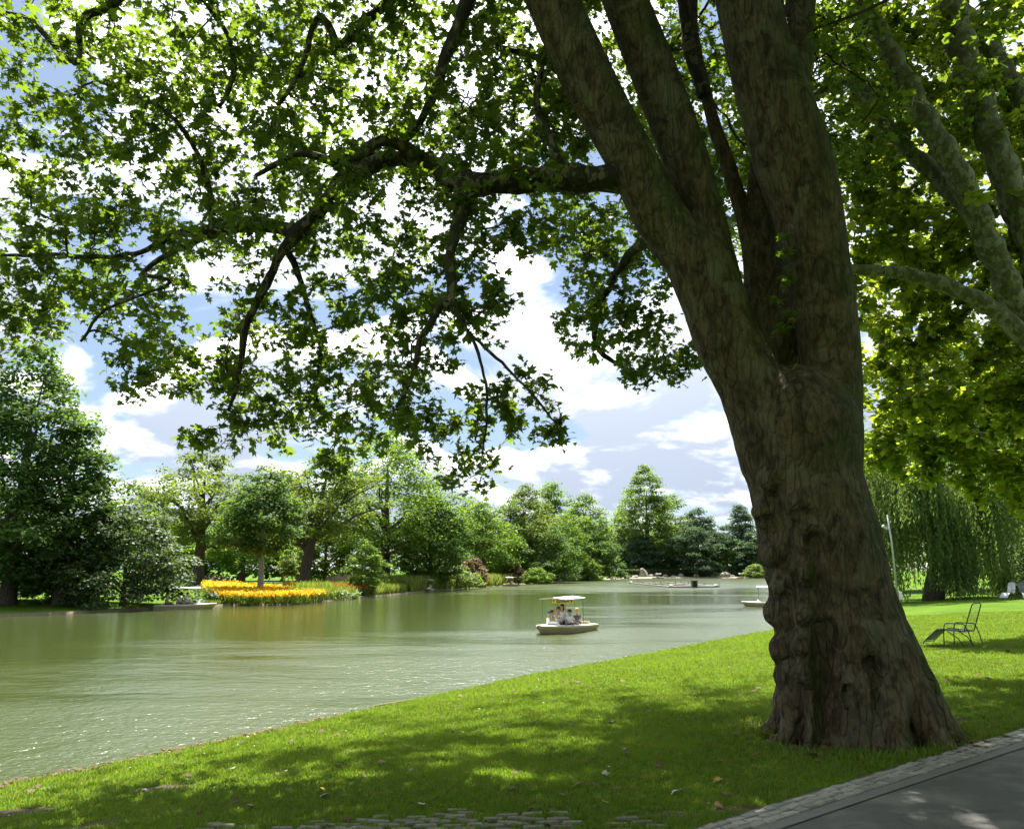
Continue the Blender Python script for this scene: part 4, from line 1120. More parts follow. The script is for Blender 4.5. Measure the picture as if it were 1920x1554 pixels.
T('broad_tree', 'light green bushy tree behind the old leaning oak', at_px(610, 112), 8.5, 4.4, .6, 'dome', M_OAK, 74, 170, 70, 1.1, .3, r0=.3)
T('broad_tree', 'tree closing the gap right of the round glossy bush', at_px(285, 120), 10.5, 6.0, 1.5, 'egg', M_MID, 75, 180, 70, 1.4, .34, r0=.4)
# staked young tree
y = T('young_tree', 'young light green tree held by wooden stakes behind the flower bed', at_px(541, 80), 4.4, 1.0, 1.7, 'egg', M_LIME, 76, 70, 50, .32, .14, bark=M_BARKG, r0=.05)
M_STAKE = paint('stake_wood', (.30, .24, .16), .8, .2, .2)
for sx, sy in ((-.5, -.4), (.5, -.4), (0, .5)):
    MB().tube([(sx, sy, -.2), (sx * .9, sy * .9, 1.9)], .045, 7).build('stake', M_STAKE, y)
MB().box((0, -.37, 1.78), (1.0, .05, .09)).build('crossbar', M_STAKE, y)

# woodland that closes the view behind the park trees: one mass
def woodland():
    rg = np.random.default_rng(80); V = []; Fc = []; o = 0
    line = catmull([(-140, 95), (-70, 118), (-40, 135), (-18, 150), (0, 190), (18, 235), (38, 300), (75, 330), (130, 325), (190, 280)], 6.0)
    for p in line:
        for k in range(2):
            x, y_ = p + rg.normal(0, 4, 2); H = rg.uniform(8, 13) * (1 + .0022 * y_); R = rg.uniform(4, 6.5)
            pos, out, _ = crown_cloud(rg, PROF['egg'], H, R, .2, 44, 15, R * .36)
            pos = pos + [x, y_, gh(x, y_)]
            v, f = leaf_merge(LEAF_LO, pos, leaf_mats(rg, len(pos), .55, out * .7), rg.uniform(.6, 1.15, len(pos)))
            V.append(v); Fc.append(f + o); o += len(v)
    return mesh_np('woodland', np.vstack(V), np.vstack(Fc))
wd = woodland(); print('woodland tris', len(wd.polygons))
tag(link('woodland', wd, M_DARK), 'dark wood closing the view behind the park trees', 'woodland', kind='stuff')

# ------------------------------------------------------------------ weeping willow and the dark trees behind it
def willow(label, xy, H, R, seed, nstr, group=None):
    rg = np.random.default_rng(seed)
    root = empty('weeping_willow', (*xy, gh(*xy)), 0, label, 'tree', group)
    V = []; Fc = []; o = 0
    mb = MB()
    trunk = np.array([(0, 0, -.2), (.3, 0, 1.2), (.9, .1, 2.8), (1.0, .2, 4.6), (.6, .2, H * .6)])
    mb.tube(catmull(trunk, .5), np.linspace(.75, .3, len(catmull(trunk, .5))), 10)
    crowns = []
    for k in range(26):
        an = k * 2.4 + rg.uniform(-.3, .3); rr_ = R * rg.uniform(.25, .95); ht = H * rg.uniform(.4, 1.0) * (1 - .42 * (rr_ / R) ** 2)
        e = np.array([math.cos(an) * rr_, math.sin(an) * rr_, ht])
        p0 = np.array([.8, .1, rg.uniform(2.2, H * .5)])
        t = np.linspace(0, 1, 10)[:, None]; c1 = p0 + (e - p0) * [.4, .4, .9] + [0, 0, 1.6]
        path = (1 - t) ** 2 * p0 + 2 * (1 - t) * t * c1 + t * t * e
        mb.tube(path, np.linspace(.14, .03, 10), 5)
        crowns.append(path[4:])
    mb.build('trunk', M_BARKD, root, True)
    nodes = np.vstack(crowns)
    bunch = rg.normal(0, .4, (len(nodes), 3)) * [1, 1, .3]
    bun = nodes[rg.integers(0, len(nodes), 120)] + rg.normal(0, .6, (120, 3)) * [1, 1, .4]; bl = rg.uniform(2.2, 8.5, 120); bend = rg.uniform(.05, 2.2, 120)
    for k in range(nstr):
        j_ = rg.integers(120); b = bun[j_] + rg.normal(0, .38, 3) * [1, 1, .5]
        L = min(b[2] - bend[j_] * rg.uniform(.6, 1.3), bl[j_] * rg.uniform(.8, 1.1))
        if L < .8: continue
        outw = np.array([b[0], b[1], 0]); outw /= np.linalg.norm(outw) + 1e-6
        m = int(L / .17); s = np.linspace(0, 1, m)[:, None]
        path = b + outw * (.5 * np.sin(s * 1.6)) + np.array([0, 0, -1]) * (L * s ** 1.05) + rg.normal(0, .03, (m, 3)) + rg.normal(0, .25, 3) * s * [1, 1, 0]
        R3 = leaf_mats(rg, m, .9); R3[:, :, 1] = rg.normal(0, .35, (m, 3)) + [0, 0, -1]; R3[:, :, 1] /= np.linalg.norm(R3[:, :, 1], axis=1)[:, None]
        R3[:, :, 0] = np.cross(R3[:, :, 1], rg.normal(0, 1, (m, 3))); R3[:, :, 0] /= np.linalg.norm(R3[:, :, 0], axis=1)[:, None]
        R3[:, :, 0] *= .42
        v, f = leaf_merge(LEAF_LO, path, R3, rg.uniform(.22, .36, m))
        V.append(v); Fc.append(f + o); o += len(v)
    me = mesh_np('hanging_strands', np.vstack(V), np.vstack(Fc))
    print('willow', len(me.polygons))
    tag(link('hanging_strands', me, M_WILL, root), kind='stuff')
    return root
willow('weeping willow with long hanging strands behind the lamp post', (30.0, 58.5), 14.5, 8.2, 90, 2900)
T('dark_tree', 'dark tree standing behind the weeping willow', (44, 74), 22, 9, 2.5, 'egg', M_DARK, 91, 260, 70, 2.0, .42, r0=.5, group='trees beyond the right lawn')
T('dark_tree', 'dark tree at the right edge beyond the second lounge chair', (50, 66), 19, 8, 1.2, 'egg', M_DARK, 92, 240, 70, 1.8, .38, r0=.5, group='trees beyond the right lawn')
T('dark_tree', 'tall tree left of the willow hidden mostly by the big trunk', (37, 84), 18, 6.5, 2.5, 'egg', M_MID, 93, 200, 70, 1.8, .42, r0=.5, group='trees beyond the right lawn')
T('pale_shrub', 'feathery grey-green shrub at the right edge behind the second chair', (38.6, 60), 4.8, 2.8, .2, 'dome', M_WILL, 94, 130, 60, .7, .22, r0=.1, cat='bush')

# unseen plane trees added behind and beside the viewer to shade this side of the trunk
for xy_, lab_, sd_ in (((-5.5, -8), 'unseen plane tree added for shade behind the viewer on the lawn side', 95), ((6, -7), 'unseen plane tree added for shade behind the viewer across the path', 96), ((15, -4), 'unseen plane tree added for shade right of the viewer across the path', 97)):
    T('plane_tree', lab_, xy_, 17, 7.5, 4.5, 'round', M_LEAF_FAR, sd_, 200, 45, 2.0, .45, bark=M_BARK3, r0=.5, group='plane trees along the path')
# ------------------------------------------------------------------ planting along the far bank
def blades(name, area_pts, hfun, wid, mat, label, cat, seed, lean=.25, tri=True):
    """upright blades or stems at ground points"""
    rg = np.random.default_rng(seed); n = len(area_pts)
    z = gh_many(area_pts); h = hfun(rg, n)
    an = rg.uniform(0, 2 * math.pi, n); dx = np.stack([np.cos(an), np.sin(an)], 1) * (wid * rg.uniform(.6, 1.4, n))[:, None]
    tip = area_pts + rg.normal(0, lean, (n, 2)) * h[:, None]
    v = np.empty((n, 4, 3)); v[:, 0, :2] = area_pts - dx; v[:, 1, :2] = area_pts + dx
    mid = area_pts * .45 + tip * .55
    v[:, 0, 2] = v[:, 1, 2] = z - .03
    v[:, 2, :2] = mid + dx * .8; v[:, 2, 2] = z + h * .62
    v[:, 3, :2] = tip; v[:, 3, 2] = z + h
    f = np.arange(n)[:, None] * 4 + np.array([[0, 1, 2, 3]])
    o = tag(link(name, mesh_np(name, v.reshape(-1, 3), f), mat), label, cat, kind='stuff')
    return o, v[:, 3], rg
def along_left(rg, n, y0, y1, d0, d1):
    """points on the left bank between two distances from the water"""
    m = (SH_L[:, 1] >= y0) & (SH_L[:, 1] <= y1) & (SH_L[:, 0] < 60)
    p = SH_L[m]; seg = np.linalg.norm(np.diff(p, axis=0), axis=1); cum = np.concatenate([[0], np.cumsum(seg)])
    s = rg.uniform(0, cum[-1], n); q = np.stack([np.interp(s, cum, p[:, k]) for k in range(2)], 1)
    t = np.stack([np.interp(np.clip(s + .5, 0, cum[-1]), cum, p[:, k]) - np.interp(np.clip(s - .5, 0, cum[-1]), cum, p[:, k]) for k in range(2)], 1)
    t /= np.linalg.norm(t, axis=1)[:, None] + 1e-9
    nr = np.stack([-t[:, 1], t[:, 0]], 1)
    pr = in_poly(q[:1] + nr[:1] * 1.0, POLY)[0]
    if pr: nr = -nr
    return q + nr * rg.uniform(d0, d1, n)[:, None]
rg = np.random.default_rng(100)
def patchy(p, sc, th, seed):
    k = np.array([mnoise.noise(Vector((a_ * sc, b_ * sc, seed))) for a_, b_ in p])
    return p[k > th]
# flower bed: yellow band, grown in an arc by the water
M_STEM = leafmat('flower_stem', (.05, .10, .015), (.10, .17, .03), (.25, .36, .04), .4)
M_YEL = leafmat('yellow_petal', (.74, .34, .006), (.86, .58, .01), (.85, .58, .01), .35, .6, .2)
M_ORA = leafmat('orange_red_petal', (.45, .10, .012), (.60, .17, .02), (.55, .14, .02), .3, .6, .2)
M_GC = leafmat('ground_cover_leaf', (.06, .12, .025), (.13, .20, .06), (.28, .40, .06), .4, .55, .3)
M_PINK = leafmat('pink_plume', (.32, .20, .18), (.45, .30, .27), (.4, .28, .24), .35, .7, .2)
def bed_poly(pxs): return np.array([P_ground(*q) for q in pxs])
def P_ground(px, py): return ground_px(px, py)[:2]
def sample_poly(rg, poly, n):
    lo, hi = poly.min(0), poly.max(0); out = []
    while sum(map(len, out)) < n:
        q = rg.uniform(lo, hi, (n * 2, 2)); out.append(q[in_poly(q, poly)])
    return np.vstack(out)[:n]
def flowers(name, poly, n, hgt, petal, psize, label, seed, stem=M_STEM):
    rg = np.random.default_rng(seed); p = sample_poly(rg, poly, n)
    lump = np.array([mnoise.noise(Vector((a_ * .8, b_ * .8, 4.))) for a_, b_ in p]) * .18 + 1
    hf = lambda r, k: hgt * lump * r.uniform(.75, 1.15, k)
    o, tips, _ = blades(name, p, hf, .03, stem, label, 'flower bed', seed, .12)
    m = 3
    pos = np.repeat(tips, m, 0) + rg.normal(0, .05, (n * m, 3))
    v, f = leaf_merge(LEAF_LO, pos, leaf_mats(rg, n * m, .8), rg.uniform(.6, 1.3, n * m) * psize)
    tag(link('blossoms', mesh_np('blossoms', v, f), petal, o), kind='stuff')
    # leafy lower storey
    k = n
    pos = np.column_stack([p, gh_many(p) + rg.uniform(.02, hgt * .72, len(p))])
    v, f = leaf_merge(LEAF_LO, pos, leaf_mats(rg, k, .9), rg.uniform(.10, .2, k))
    tag(link('leaves', mesh_np('leaves', v, f), stem, o), kind='stuff')
    return o
wl_ = lambda y: float(np.interp(y, [46.5, 52.5, 60.5, 64, 70, 81, 99], [-29.8, -26.3, -22.9, -19.4, -16.8, -14, -10.5]))
YB = np.array([plane_px(x_, y_, z_) for x_, y_, z_ in ((378, 1106, .6), (385, 1118, .45), (410, 1127, .3), (450, 1131, .2), (545, 1129.5, .2), (607, 1123, .25), (606, 1118, .4), (560, 1115, .55), (500, 1107, .7), (430, 1101, .85), (382, 1100, .87))])
flowers('yellow_flower_bed', YB, 11500, .75, M_YEL, .15, 'bright yellow flower bed curving along the left bank', 101)
OB = np.array([(-22, 79), (-17.5, 78), (-14.5, 82.5), (-15.5, 86), (-20, 85), (-23, 83)])
flowers('orange_flower_bed', OB, 2600, .95, M_ORA, .13, 'orange red flower bed behind the green ground cover', 102)
GC = np.array([(-24.2, 74), (-22.6, 69.5), (-20.5, 69), (-18.2, 72.2), (-16.2, 72.6), (-14.6, 78), (-15.0, 82), (-20, 79.5), (-24.5, 81)])
p = sample_poly(rg, GC, 5200)
pos = np.column_stack([p, gh_many(p) + rg.uniform(.02, .6, len(p)) * (1 + .4 * np.sin(p[:, 0] * 1.3) * np.sin(p[:, 1] * .9))])
v, f = leaf_merge(LEAF_LO, pos, leaf_mats(rg, len(p), .5), rg.uniform(.16, .32, len(p)))
tag(link('ground_cover', mesh_np('ground_cover', v, f), M_GC), 'low green ground cover between the yellow and orange flower beds', 'ground cover', kind='stuff')
# hedge-like edging left of the yellow bed
p = along_left(rg, 4200, 60.8, 68, .15, 1.0)
blades('bank_grass', p, lambda r, k: r.uniform(.10, .3, k), .05, M_STEM, 'fresh green grass edging the water below the yellow flowers', 'grass', 103, .3)
p = patchy(along_left(rg, 15000, 66.5, 100, .05, 2.6), .35, -.32, 1.)
blades('bank_reeds', p, lambda r, k: r.uniform(.5, 1.15, k), .045, M_REED, 'light green reeds and tall grasses along the bank left of the moored boat', 'reeds', 104, .22)
p = patchy(along_left(rg, 16000, 98, 150, .1, 5.0), .22, -.30, 2.)
blades('tall_reeds', p, lambda r, k: r.uniform(.9, 2.1, k), .075, M_REED, 'tall yellow-green reeds below the pale shrub and bronze shrubs', 'reeds', 105, .2)
p = patchy(along_left(rg, 6000, 74, 104, 1.6, 5.5), .3, -.1, 3.)
blades('dark_sedge', p, lambda r, k: r.uniform(.7, 1.5, k), .07, M_MID, 'darker sedge and shrubs behind the bank reeds', 'reeds', 106, .25)
p = patchy(along_left(rg, 2600, 84, 106, 3.0, 7.0), .35, .05, 4.)
blades('pink_plumes', p, lambda r, k: r.uniform(1.3, 2.0, k), .06, M_PINK, 'dull pink flowering plumes above the dark sedge', 'flowers', 107, .16)
p = along_left(rg, 3500, 150, 205, .2, 3.0)
blades('far_bank_grass', p, lambda r, k: r.uniform(.3, 1.0, k), .12, M_REED, 'grass along the water near the three far boats', 'grass', 108, .25)

# pale gravel path on the left bank
a = Mat('gravel')
g = a.noise(a.world_pos(), 18, 4)
M_GRAV = a.done(a.pbr(a.mix(g, (.36, .32, .25), (.50, .46, .38)), .9, .2))
ln = catmull([(-95, 66), (-60, 76), (-46, 86), (-38, 93), (-22, 104), (-6, 140), (8, 190)], 1.5)
tn = np.gradient(ln, axis=0); tn /= np.linalg.norm(tn, axis=1)[:, None]; nr = np.stack([-tn[:, 1], tn[:, 0]], 1)
q = np.stack([ln - nr * 1.0, ln, ln + nr * 1.0], 1).reshape(-1, 2); k = len(ln)
fs = np.array([(i * 3 + j, i * 3 + j + 1, i * 3 + j + 4, i * 3 + j + 3) for i in range(k - 1) for j in range(2)])
me = mesh_np('gravel_path', np.column_stack([q, gh_many(q) + .06]), fs, True)
if me.polygons[0].normal.z < 0: me.flip_normals()
tag(link('gravel_path', me, M_GRAV), kind='structure')

# ------------------------------------------------------------------ far shore: sandy rim, boulders and a clipped hedge
M_SAND = paint('shore_sand', (.24, .21, .16), .9, .2, .25, 1.5)
ln = catmull([(20, 211), (33, 250), (45, 265), (61, 272), (76, 274), (92, 273)], 1.0)
tn = np.gradient(ln, axis=0); tn /= np.linalg.norm(tn, axis=1)[:, None]; nr = np.stack([-tn[:, 1], tn[:, 0]], 1)
q = np.stack([ln - nr * 1.6, ln - nr * .6, ln + nr * 1.2, ln + nr * 2.6], 1); k = len(ln)
zz_ = np.array([-.2, .1, .42, .3])
v = np.concatenate([q, np.broadcast_to(zz_[None, :, None], (k, 4, 1))], 2); v[:, :, 2] += RNG.normal(0, .05, (k, 4)); v = v.reshape(-1, 3)
fs = np.array([(i * 4 + j, i * 4 + j + 1, i * 4 + j + 5, i * 4 + j + 4) for i in range(k - 1) for j in range(3)])
me = mesh_np('sand_bank', v, fs, True)
if me.polygons[0].normal.z < 0: me.flip_normals()
tag(link('sand_bank', me, M_SAND), kind='structure')
M_ROCK = paint('boulder_stone', (.24, .215, .175), .85, .25, .35, 2.0)
def rock_mesh(seed, sharp=.3):
    rg = random.Random(seed); bm = bmesh.new(); bmesh.ops.create_icosphere(bm, subdivisions=2, radius=1)
    o = Vector((rg.uniform(0, 50), rg.uniform(0, 50), 0))
    for vv_ in bm.verts:
        vv_.co *= 1 + sharp * mnoise.noise(vv_.co * 1.2 + o) + .15 * mnoise.noise(vv_.co * 3 + o)
        if vv_.co.z < -.3: vv_.co.z = -.3
    me = bpy.data.meshes.new('boulder'); bm.to_mesh(me); bm.free(); me.materials.append(M_ROCK)
    return me
RM = [rock_mesh(i, .5) for i in range(4)]
rocks = [(1176, 258, 1.0, .55, 'low buff boulder at the left end of the rocky far shore'), (1190, 262, 1.2, .6, 'rounded boulder second from the left end of the rocky shore'),
         (1206, 268, 1.5, 2.5, 'tall pointed upright boulder on the far shore'), (1219, 270, 1.7, .8, 'wide boulder right of the tall pointed one'), (1232, 271, 1.0, .6, 'small boulder left of the far boat with white roof'),
         (1246, 273, 1.0, .7, 'small boulder right behind the far boat with white roof'), (1262, 274, 1.4, .5, 'flat stone right of the far boat with white roof'), (1276, 275, .9, 1.0, 'peaked boulder below the low dark spreading conifer'),
         (1305, 276, 1.0, .8, 'boulder under the middle of the low dark spreading conifer'), (1336, 276, 1.5, .6, 'flat boulder left of the large rounded one'), (1357, 276, 2.0, 1.5, 'large rounded boulder near the right end of the far shore'), (1372, 276, 1.2, .6, 'low boulder left of the farthest right boat')]
for i, (px_, Y, r, h_, lab) in enumerate(rocks):
    x, y_ = at_px(px_, Y); o = link('boulder', RM[i % 4]); o.location = (x, y_, .35); o.scale = (r * 1.15, r * .9, h_ * 1.15); o.rotation_euler = (0, 0, i * 1.3)
    tag(o, lab, 'boulder', 'boulders on the far shore')
def hedge(label, pts, H, W, seed):
    rg = np.random.default_rng(seed); ln = catmull(pts, .5); n = 9000
    i = rg.integers(0, len(ln) - 1, n); t = rg.random(n)[:, None]; c = ln[i] * (1 - t) + ln[i + 1] * t
    tn = ln[i + 1] - ln[i]; tn /= np.linalg.norm(tn, axis=1)[:, None]; nr = np.stack([-tn[:, 1], tn[:, 0]], 1)
    side = rg.random(n)
    lat = np.where(side < .45, -W / 2, np.where(side < .55, W / 2, rg.uniform(-W / 2, W / 2, n))); zz_ = np.where(side < .55, rg.uniform(.05, H, n), H) + rg.normal(0, .06, n)
    q = c + nr * (lat + rg.normal(0, .06, n))[:, None]
    v, f = leaf_merge(LEAF_LO, np.column_stack([q, gh_many(q) + zz_]), leaf_mats(rg, n, .8), rg.uniform(.25, .5, n))
    root = empty('clipped_hedge', (*ln[0], gh(*ln[0])), 0, label, 'hedge')
    under(tag(link('leaves', mesh_np('leaves', v, f), M_HOLLY), kind='stuff'), root)
    mb = MB()
    L = []
    for a_ in ln[::4]: L.append(a_)
    for a_, b_ in zip(L[:-1], L[1:]):
        m_ = (a_ + b_) / 2; mb.box((m_[0], m_[1], gh(*m_) + H * .45), (np.linalg.norm(b_ - a_) * 1.0, W * .8, H * .85), (0, 0, math.atan2(*(b_ - a_)[::-1])))
    under(mb.build('branches', M_BARKD), root)
hedge('long clipped dark hedge behind the boulders on the far shore', [(36, 268), (50, 277), (66, 281), (84, 282)], 2.3, 1.6, 111)
# ------------------------------------------------------------------ boats
M_CREAM = paint('cream_gelcoat', (.46, .38, .24), .35, .5, .06, 2)
M_DECK = paint('white_deck', (.80, .78, .72), .4, .5, .05, 3)
M_ROOF = paint('white_roof_sheet', (.82, .80, .76), .5, .4, .04, 2)
M_YSIGN = paint('yellow_sign', (.78, .58, .04), .5, .4, .05)
M_BLUE = paint('dark_blue_lettering', (.03, .04, .09), .5, .4, .0)
M_STEEL = paint('grey_steel_tube', (.20, .20, .20), .4, .5, .1, 6, .6)
M_BENCHW = paint('boat_bench', (.45, .38, .28), .6, .3, .1)
def boat_proto():
    r = empty('excursion_boat')
    xs = np.array([-2.15, -1.8, -1.2, -.5, .2, .8, 1.3, 1.7, 2.05, 2.3]); b = np.array([.80, .84, .87, .88, .87, .82, .70, .52, .30, .12])
    sh = np.array([.27, .275, .285, .30, .315, .335, .355, .37, .385, .395])
    bb = b * np.array([.84, .84, .84, .84, .83, .78, .68, .52, .35, .2]); xb = xs.copy(); xb[-4:] -= np.array([.05, .12, .22, .38])
    mb = MB(); n = len(xs)
    for s in (1, -1):
        v = []
        for i in range(n):
            v += [(xs[i], s * b[i], sh[i]), (xs[i], s * (b[i] + .03), sh[i] - .05), (xs[i] * .5 + xb[i] * .5, s * (b[i] * .6 + bb[i] * .4), .1), (xb[i], s * bb[i], -.10)]
        f = []
        for i in range(n - 1):
            for j in range(3):
                q = (i * 4 + j, i * 4 + 4 + j, i * 4 + 5 + j, i * 4 + 1 + j); f.append(q if s < 0 else q[::-1])
        mb.add(v, f)
    for e, fl in ((0, 1), (n - 1, 0)):
        v = [(xs[e], b[e], sh[e]), ((xs[e] + xb[e]) / 2, b[e] * .6 + bb[e] * .4, .1), (xb[e], bb[e], -.1), (xb[e], -bb[e], -.1), ((xs[e] + xb[e]) / 2, -b[e] * .6 - bb[e] * .4, .1), (xs[e], -b[e], sh[e])]
        mb.add(v, [(0, 1, 2, 3, 4, 5) if fl else (5, 4, 3, 2, 1, 0)])
    mb.build('hull', M_CREAM, r)
    # deck with the open cockpit
    mb = MB(); cx0, cx1, cw = -1.8, .8, .62
    v = []
    for i in range(n):
        w_ = cw if cx0 <= xs[i] <= cx1 else 0.0
        v += [(xs[i], b[i] + .02, sh[i] + .012), (xs[i], w_, sh[i] + .03), (xs[i], -w_, sh[i] + .03), (xs[i], -b[i] - .02, sh[i] + .012)]
    f = []
    for i in range(n - 1):
        ins = cx0 <= xs[i] and xs[i + 1] <= cx1
        k = i * 4; f.append((k, k + 1, k + 5, k + 4)); f.append((k + 2, k + 3, k + 7, k + 6))
    mb.add(v, f)
    i0, i1 = 1, 5
    # close the deck in front of and behind the cockpit
    mb.add([(xs[0], .0, sh[0] + .03), (xs[1], cw, sh[1] + .03), (xs[1], -cw, sh[1] + .03)], [(0, 2, 1)])
    mb.add([(xs[6], 0, sh[6] + .03), (xs[5], cw, sh[5] + .03), (xs[5], -cw, sh[5] + .03)], [(0, 1, 2)])
    for s in (1, -1):
        mb.add([(cx0, s * cw, .31), (cx1, s * cw, .365), (cx1, s * cw, .02), (cx0, s * cw, .02)], [(0, 1, 2, 3) if s > 0 else (3, 2, 1, 0)])
    mb.add([(cx0, cw, .31), (cx0, -cw, .31), (cx0, -cw, .02), (cx0, cw, .02)], [(0, 1, 2, 3)])
    mb.add([(cx1, -cw, .365), (cx1, cw, .365), (cx1, cw, .02), (cx1, -cw, .02)], [(0, 1, 2, 3)])
    mb.add([(cx0, cw, .02), (cx1, cw, .02), (cx1, -cw, .02), (cx0, -cw, .02)], [(0, 3, 2, 1)])
    mb.build('deck', M_DECK, r)
    for bx_ in (-1.35, -.25):
        MB().box((bx_, 0, .15), (.42, 1.22, .07), bev=.015).box((bx_ - .22, 0, .30), (.06, 1.2, .26), bev=.015).build('bench', M_BENCHW, r)
    MB().box((.92, .0, .42), (.3, .5, .12), (0, -.5, 0), bev=.02).build('windscreen', M_DECK, r)
    # roof
    mb = MB(); L0, L1, W = -.95, 1.05, .72
    for s in (0,):
        pts = [(L0, W, 1.60), (L1, W, 1.57), (L1, -W, 1.57), (L0, -W, 1.60), (L0, 0, 1.67), (L1, 0, 1.64)]
        low = [(x, y, z - .035) for x, y, z in pts]
        mb.add(pts + low, [(0, 4, 5, 1), (4, 3, 2, 5), (6, 7, 11, 10), (10, 11, 8, 9), (0, 1, 7, 6), (3, 9, 8, 2), (0, 6, 10, 4), (4, 10, 9, 3), (1, 5, 11, 7), (5, 2, 8, 11)])
    mb.build('roof', M_ROOF, r)
    for x in (L0 + .12, L1 - .12):
        for y in (W - .08, -W + .08):
            MB().tube([(x, y, .28), (x, y, 1.585)], .018, 6).build('post', M_STEEL, r)
    sg = MB().box((.05, 0, 1.455), (.03, 1.14, .235)).build('sign', M_YSIGN, r)
    cu = bpy.data.curves.new('t', 'FONT'); cu.body = 'EDEKA'; cu.size = .235; cu.align_x = 'CENTER'; cu.align_y = 'CENTER'; cu.extrude = .003; cu.offset = .008
    to = bpy.data.objects.new('t', cu); C.objects.link(to)
    base_t = bpy.data.meshes.new_from_object(to.evaluated_get(bpy.context.evaluated_depsgraph_get()))
    bpy.data.objects.remove(to); base_t.materials.clear()
    for s in (1, -1):
        me = base_t.copy()
        Rm = Matrix(((0, 0, s), (s, 0, 0), (0, 1, 0))).to_4x4()
        me.transform(Matrix.Translation((.05 + s * .0185, 0, 1.455)) @ Rm)
        link('lettering', me, M_BLUE, sg)
        for dy in (-.49, .49):
            x0 = .05 + s * .0175
            MB().box((x0, dy, 1.485), (.006, .075, .055)).box((x0, dy, 1.425), (.006, .075, .05)).box((x0, dy - .014, 1.455), (.005, .03, .11)).build('emblem', M_BLUE, sg)
    MB().tube([(1.98, 0, .3), (1.98, 0, -.25)], .022, 6).build('guide_rod', M_STEEL, r)
    return r
# ------------------------------------------------------------------ people
M_SKIN = paint('skin', (.48, .29, .20), .55, .4, .06, 8)
M_EYE = paint('eye_and_lip', (.05, .03, .03), .4, .4, 0)
def skinned(verts, edges, radii, sub=2):
    me = bpy.data.meshes.new('sk'); me.from_pydata(verts, edges, []); o = bpy.data.objects.new('sk', me); C.objects.link(o)
    o.modifiers.new('skin', 'SKIN'); sd = o.modifiers.new('sub', 'SUBSURF'); sd.levels = sd.render_levels = sub
    for d, r_ in zip(me.skin_vertices[0].data, radii): d.radius = (r_, r_)
    me.skin_vertices[0].data[0].use_root = True
    dg = bpy.context.evaluated_depsgraph_get(); dg.update()
    out = bpy.data.meshes.new_from_object(o.evaluated_get(dg)); bpy.data.objects.remove(o)
    out.materials.clear(); out.polygons.foreach_set('use_smooth', np.ones(len(out.polygons), bool))
    return out
_pc = {}
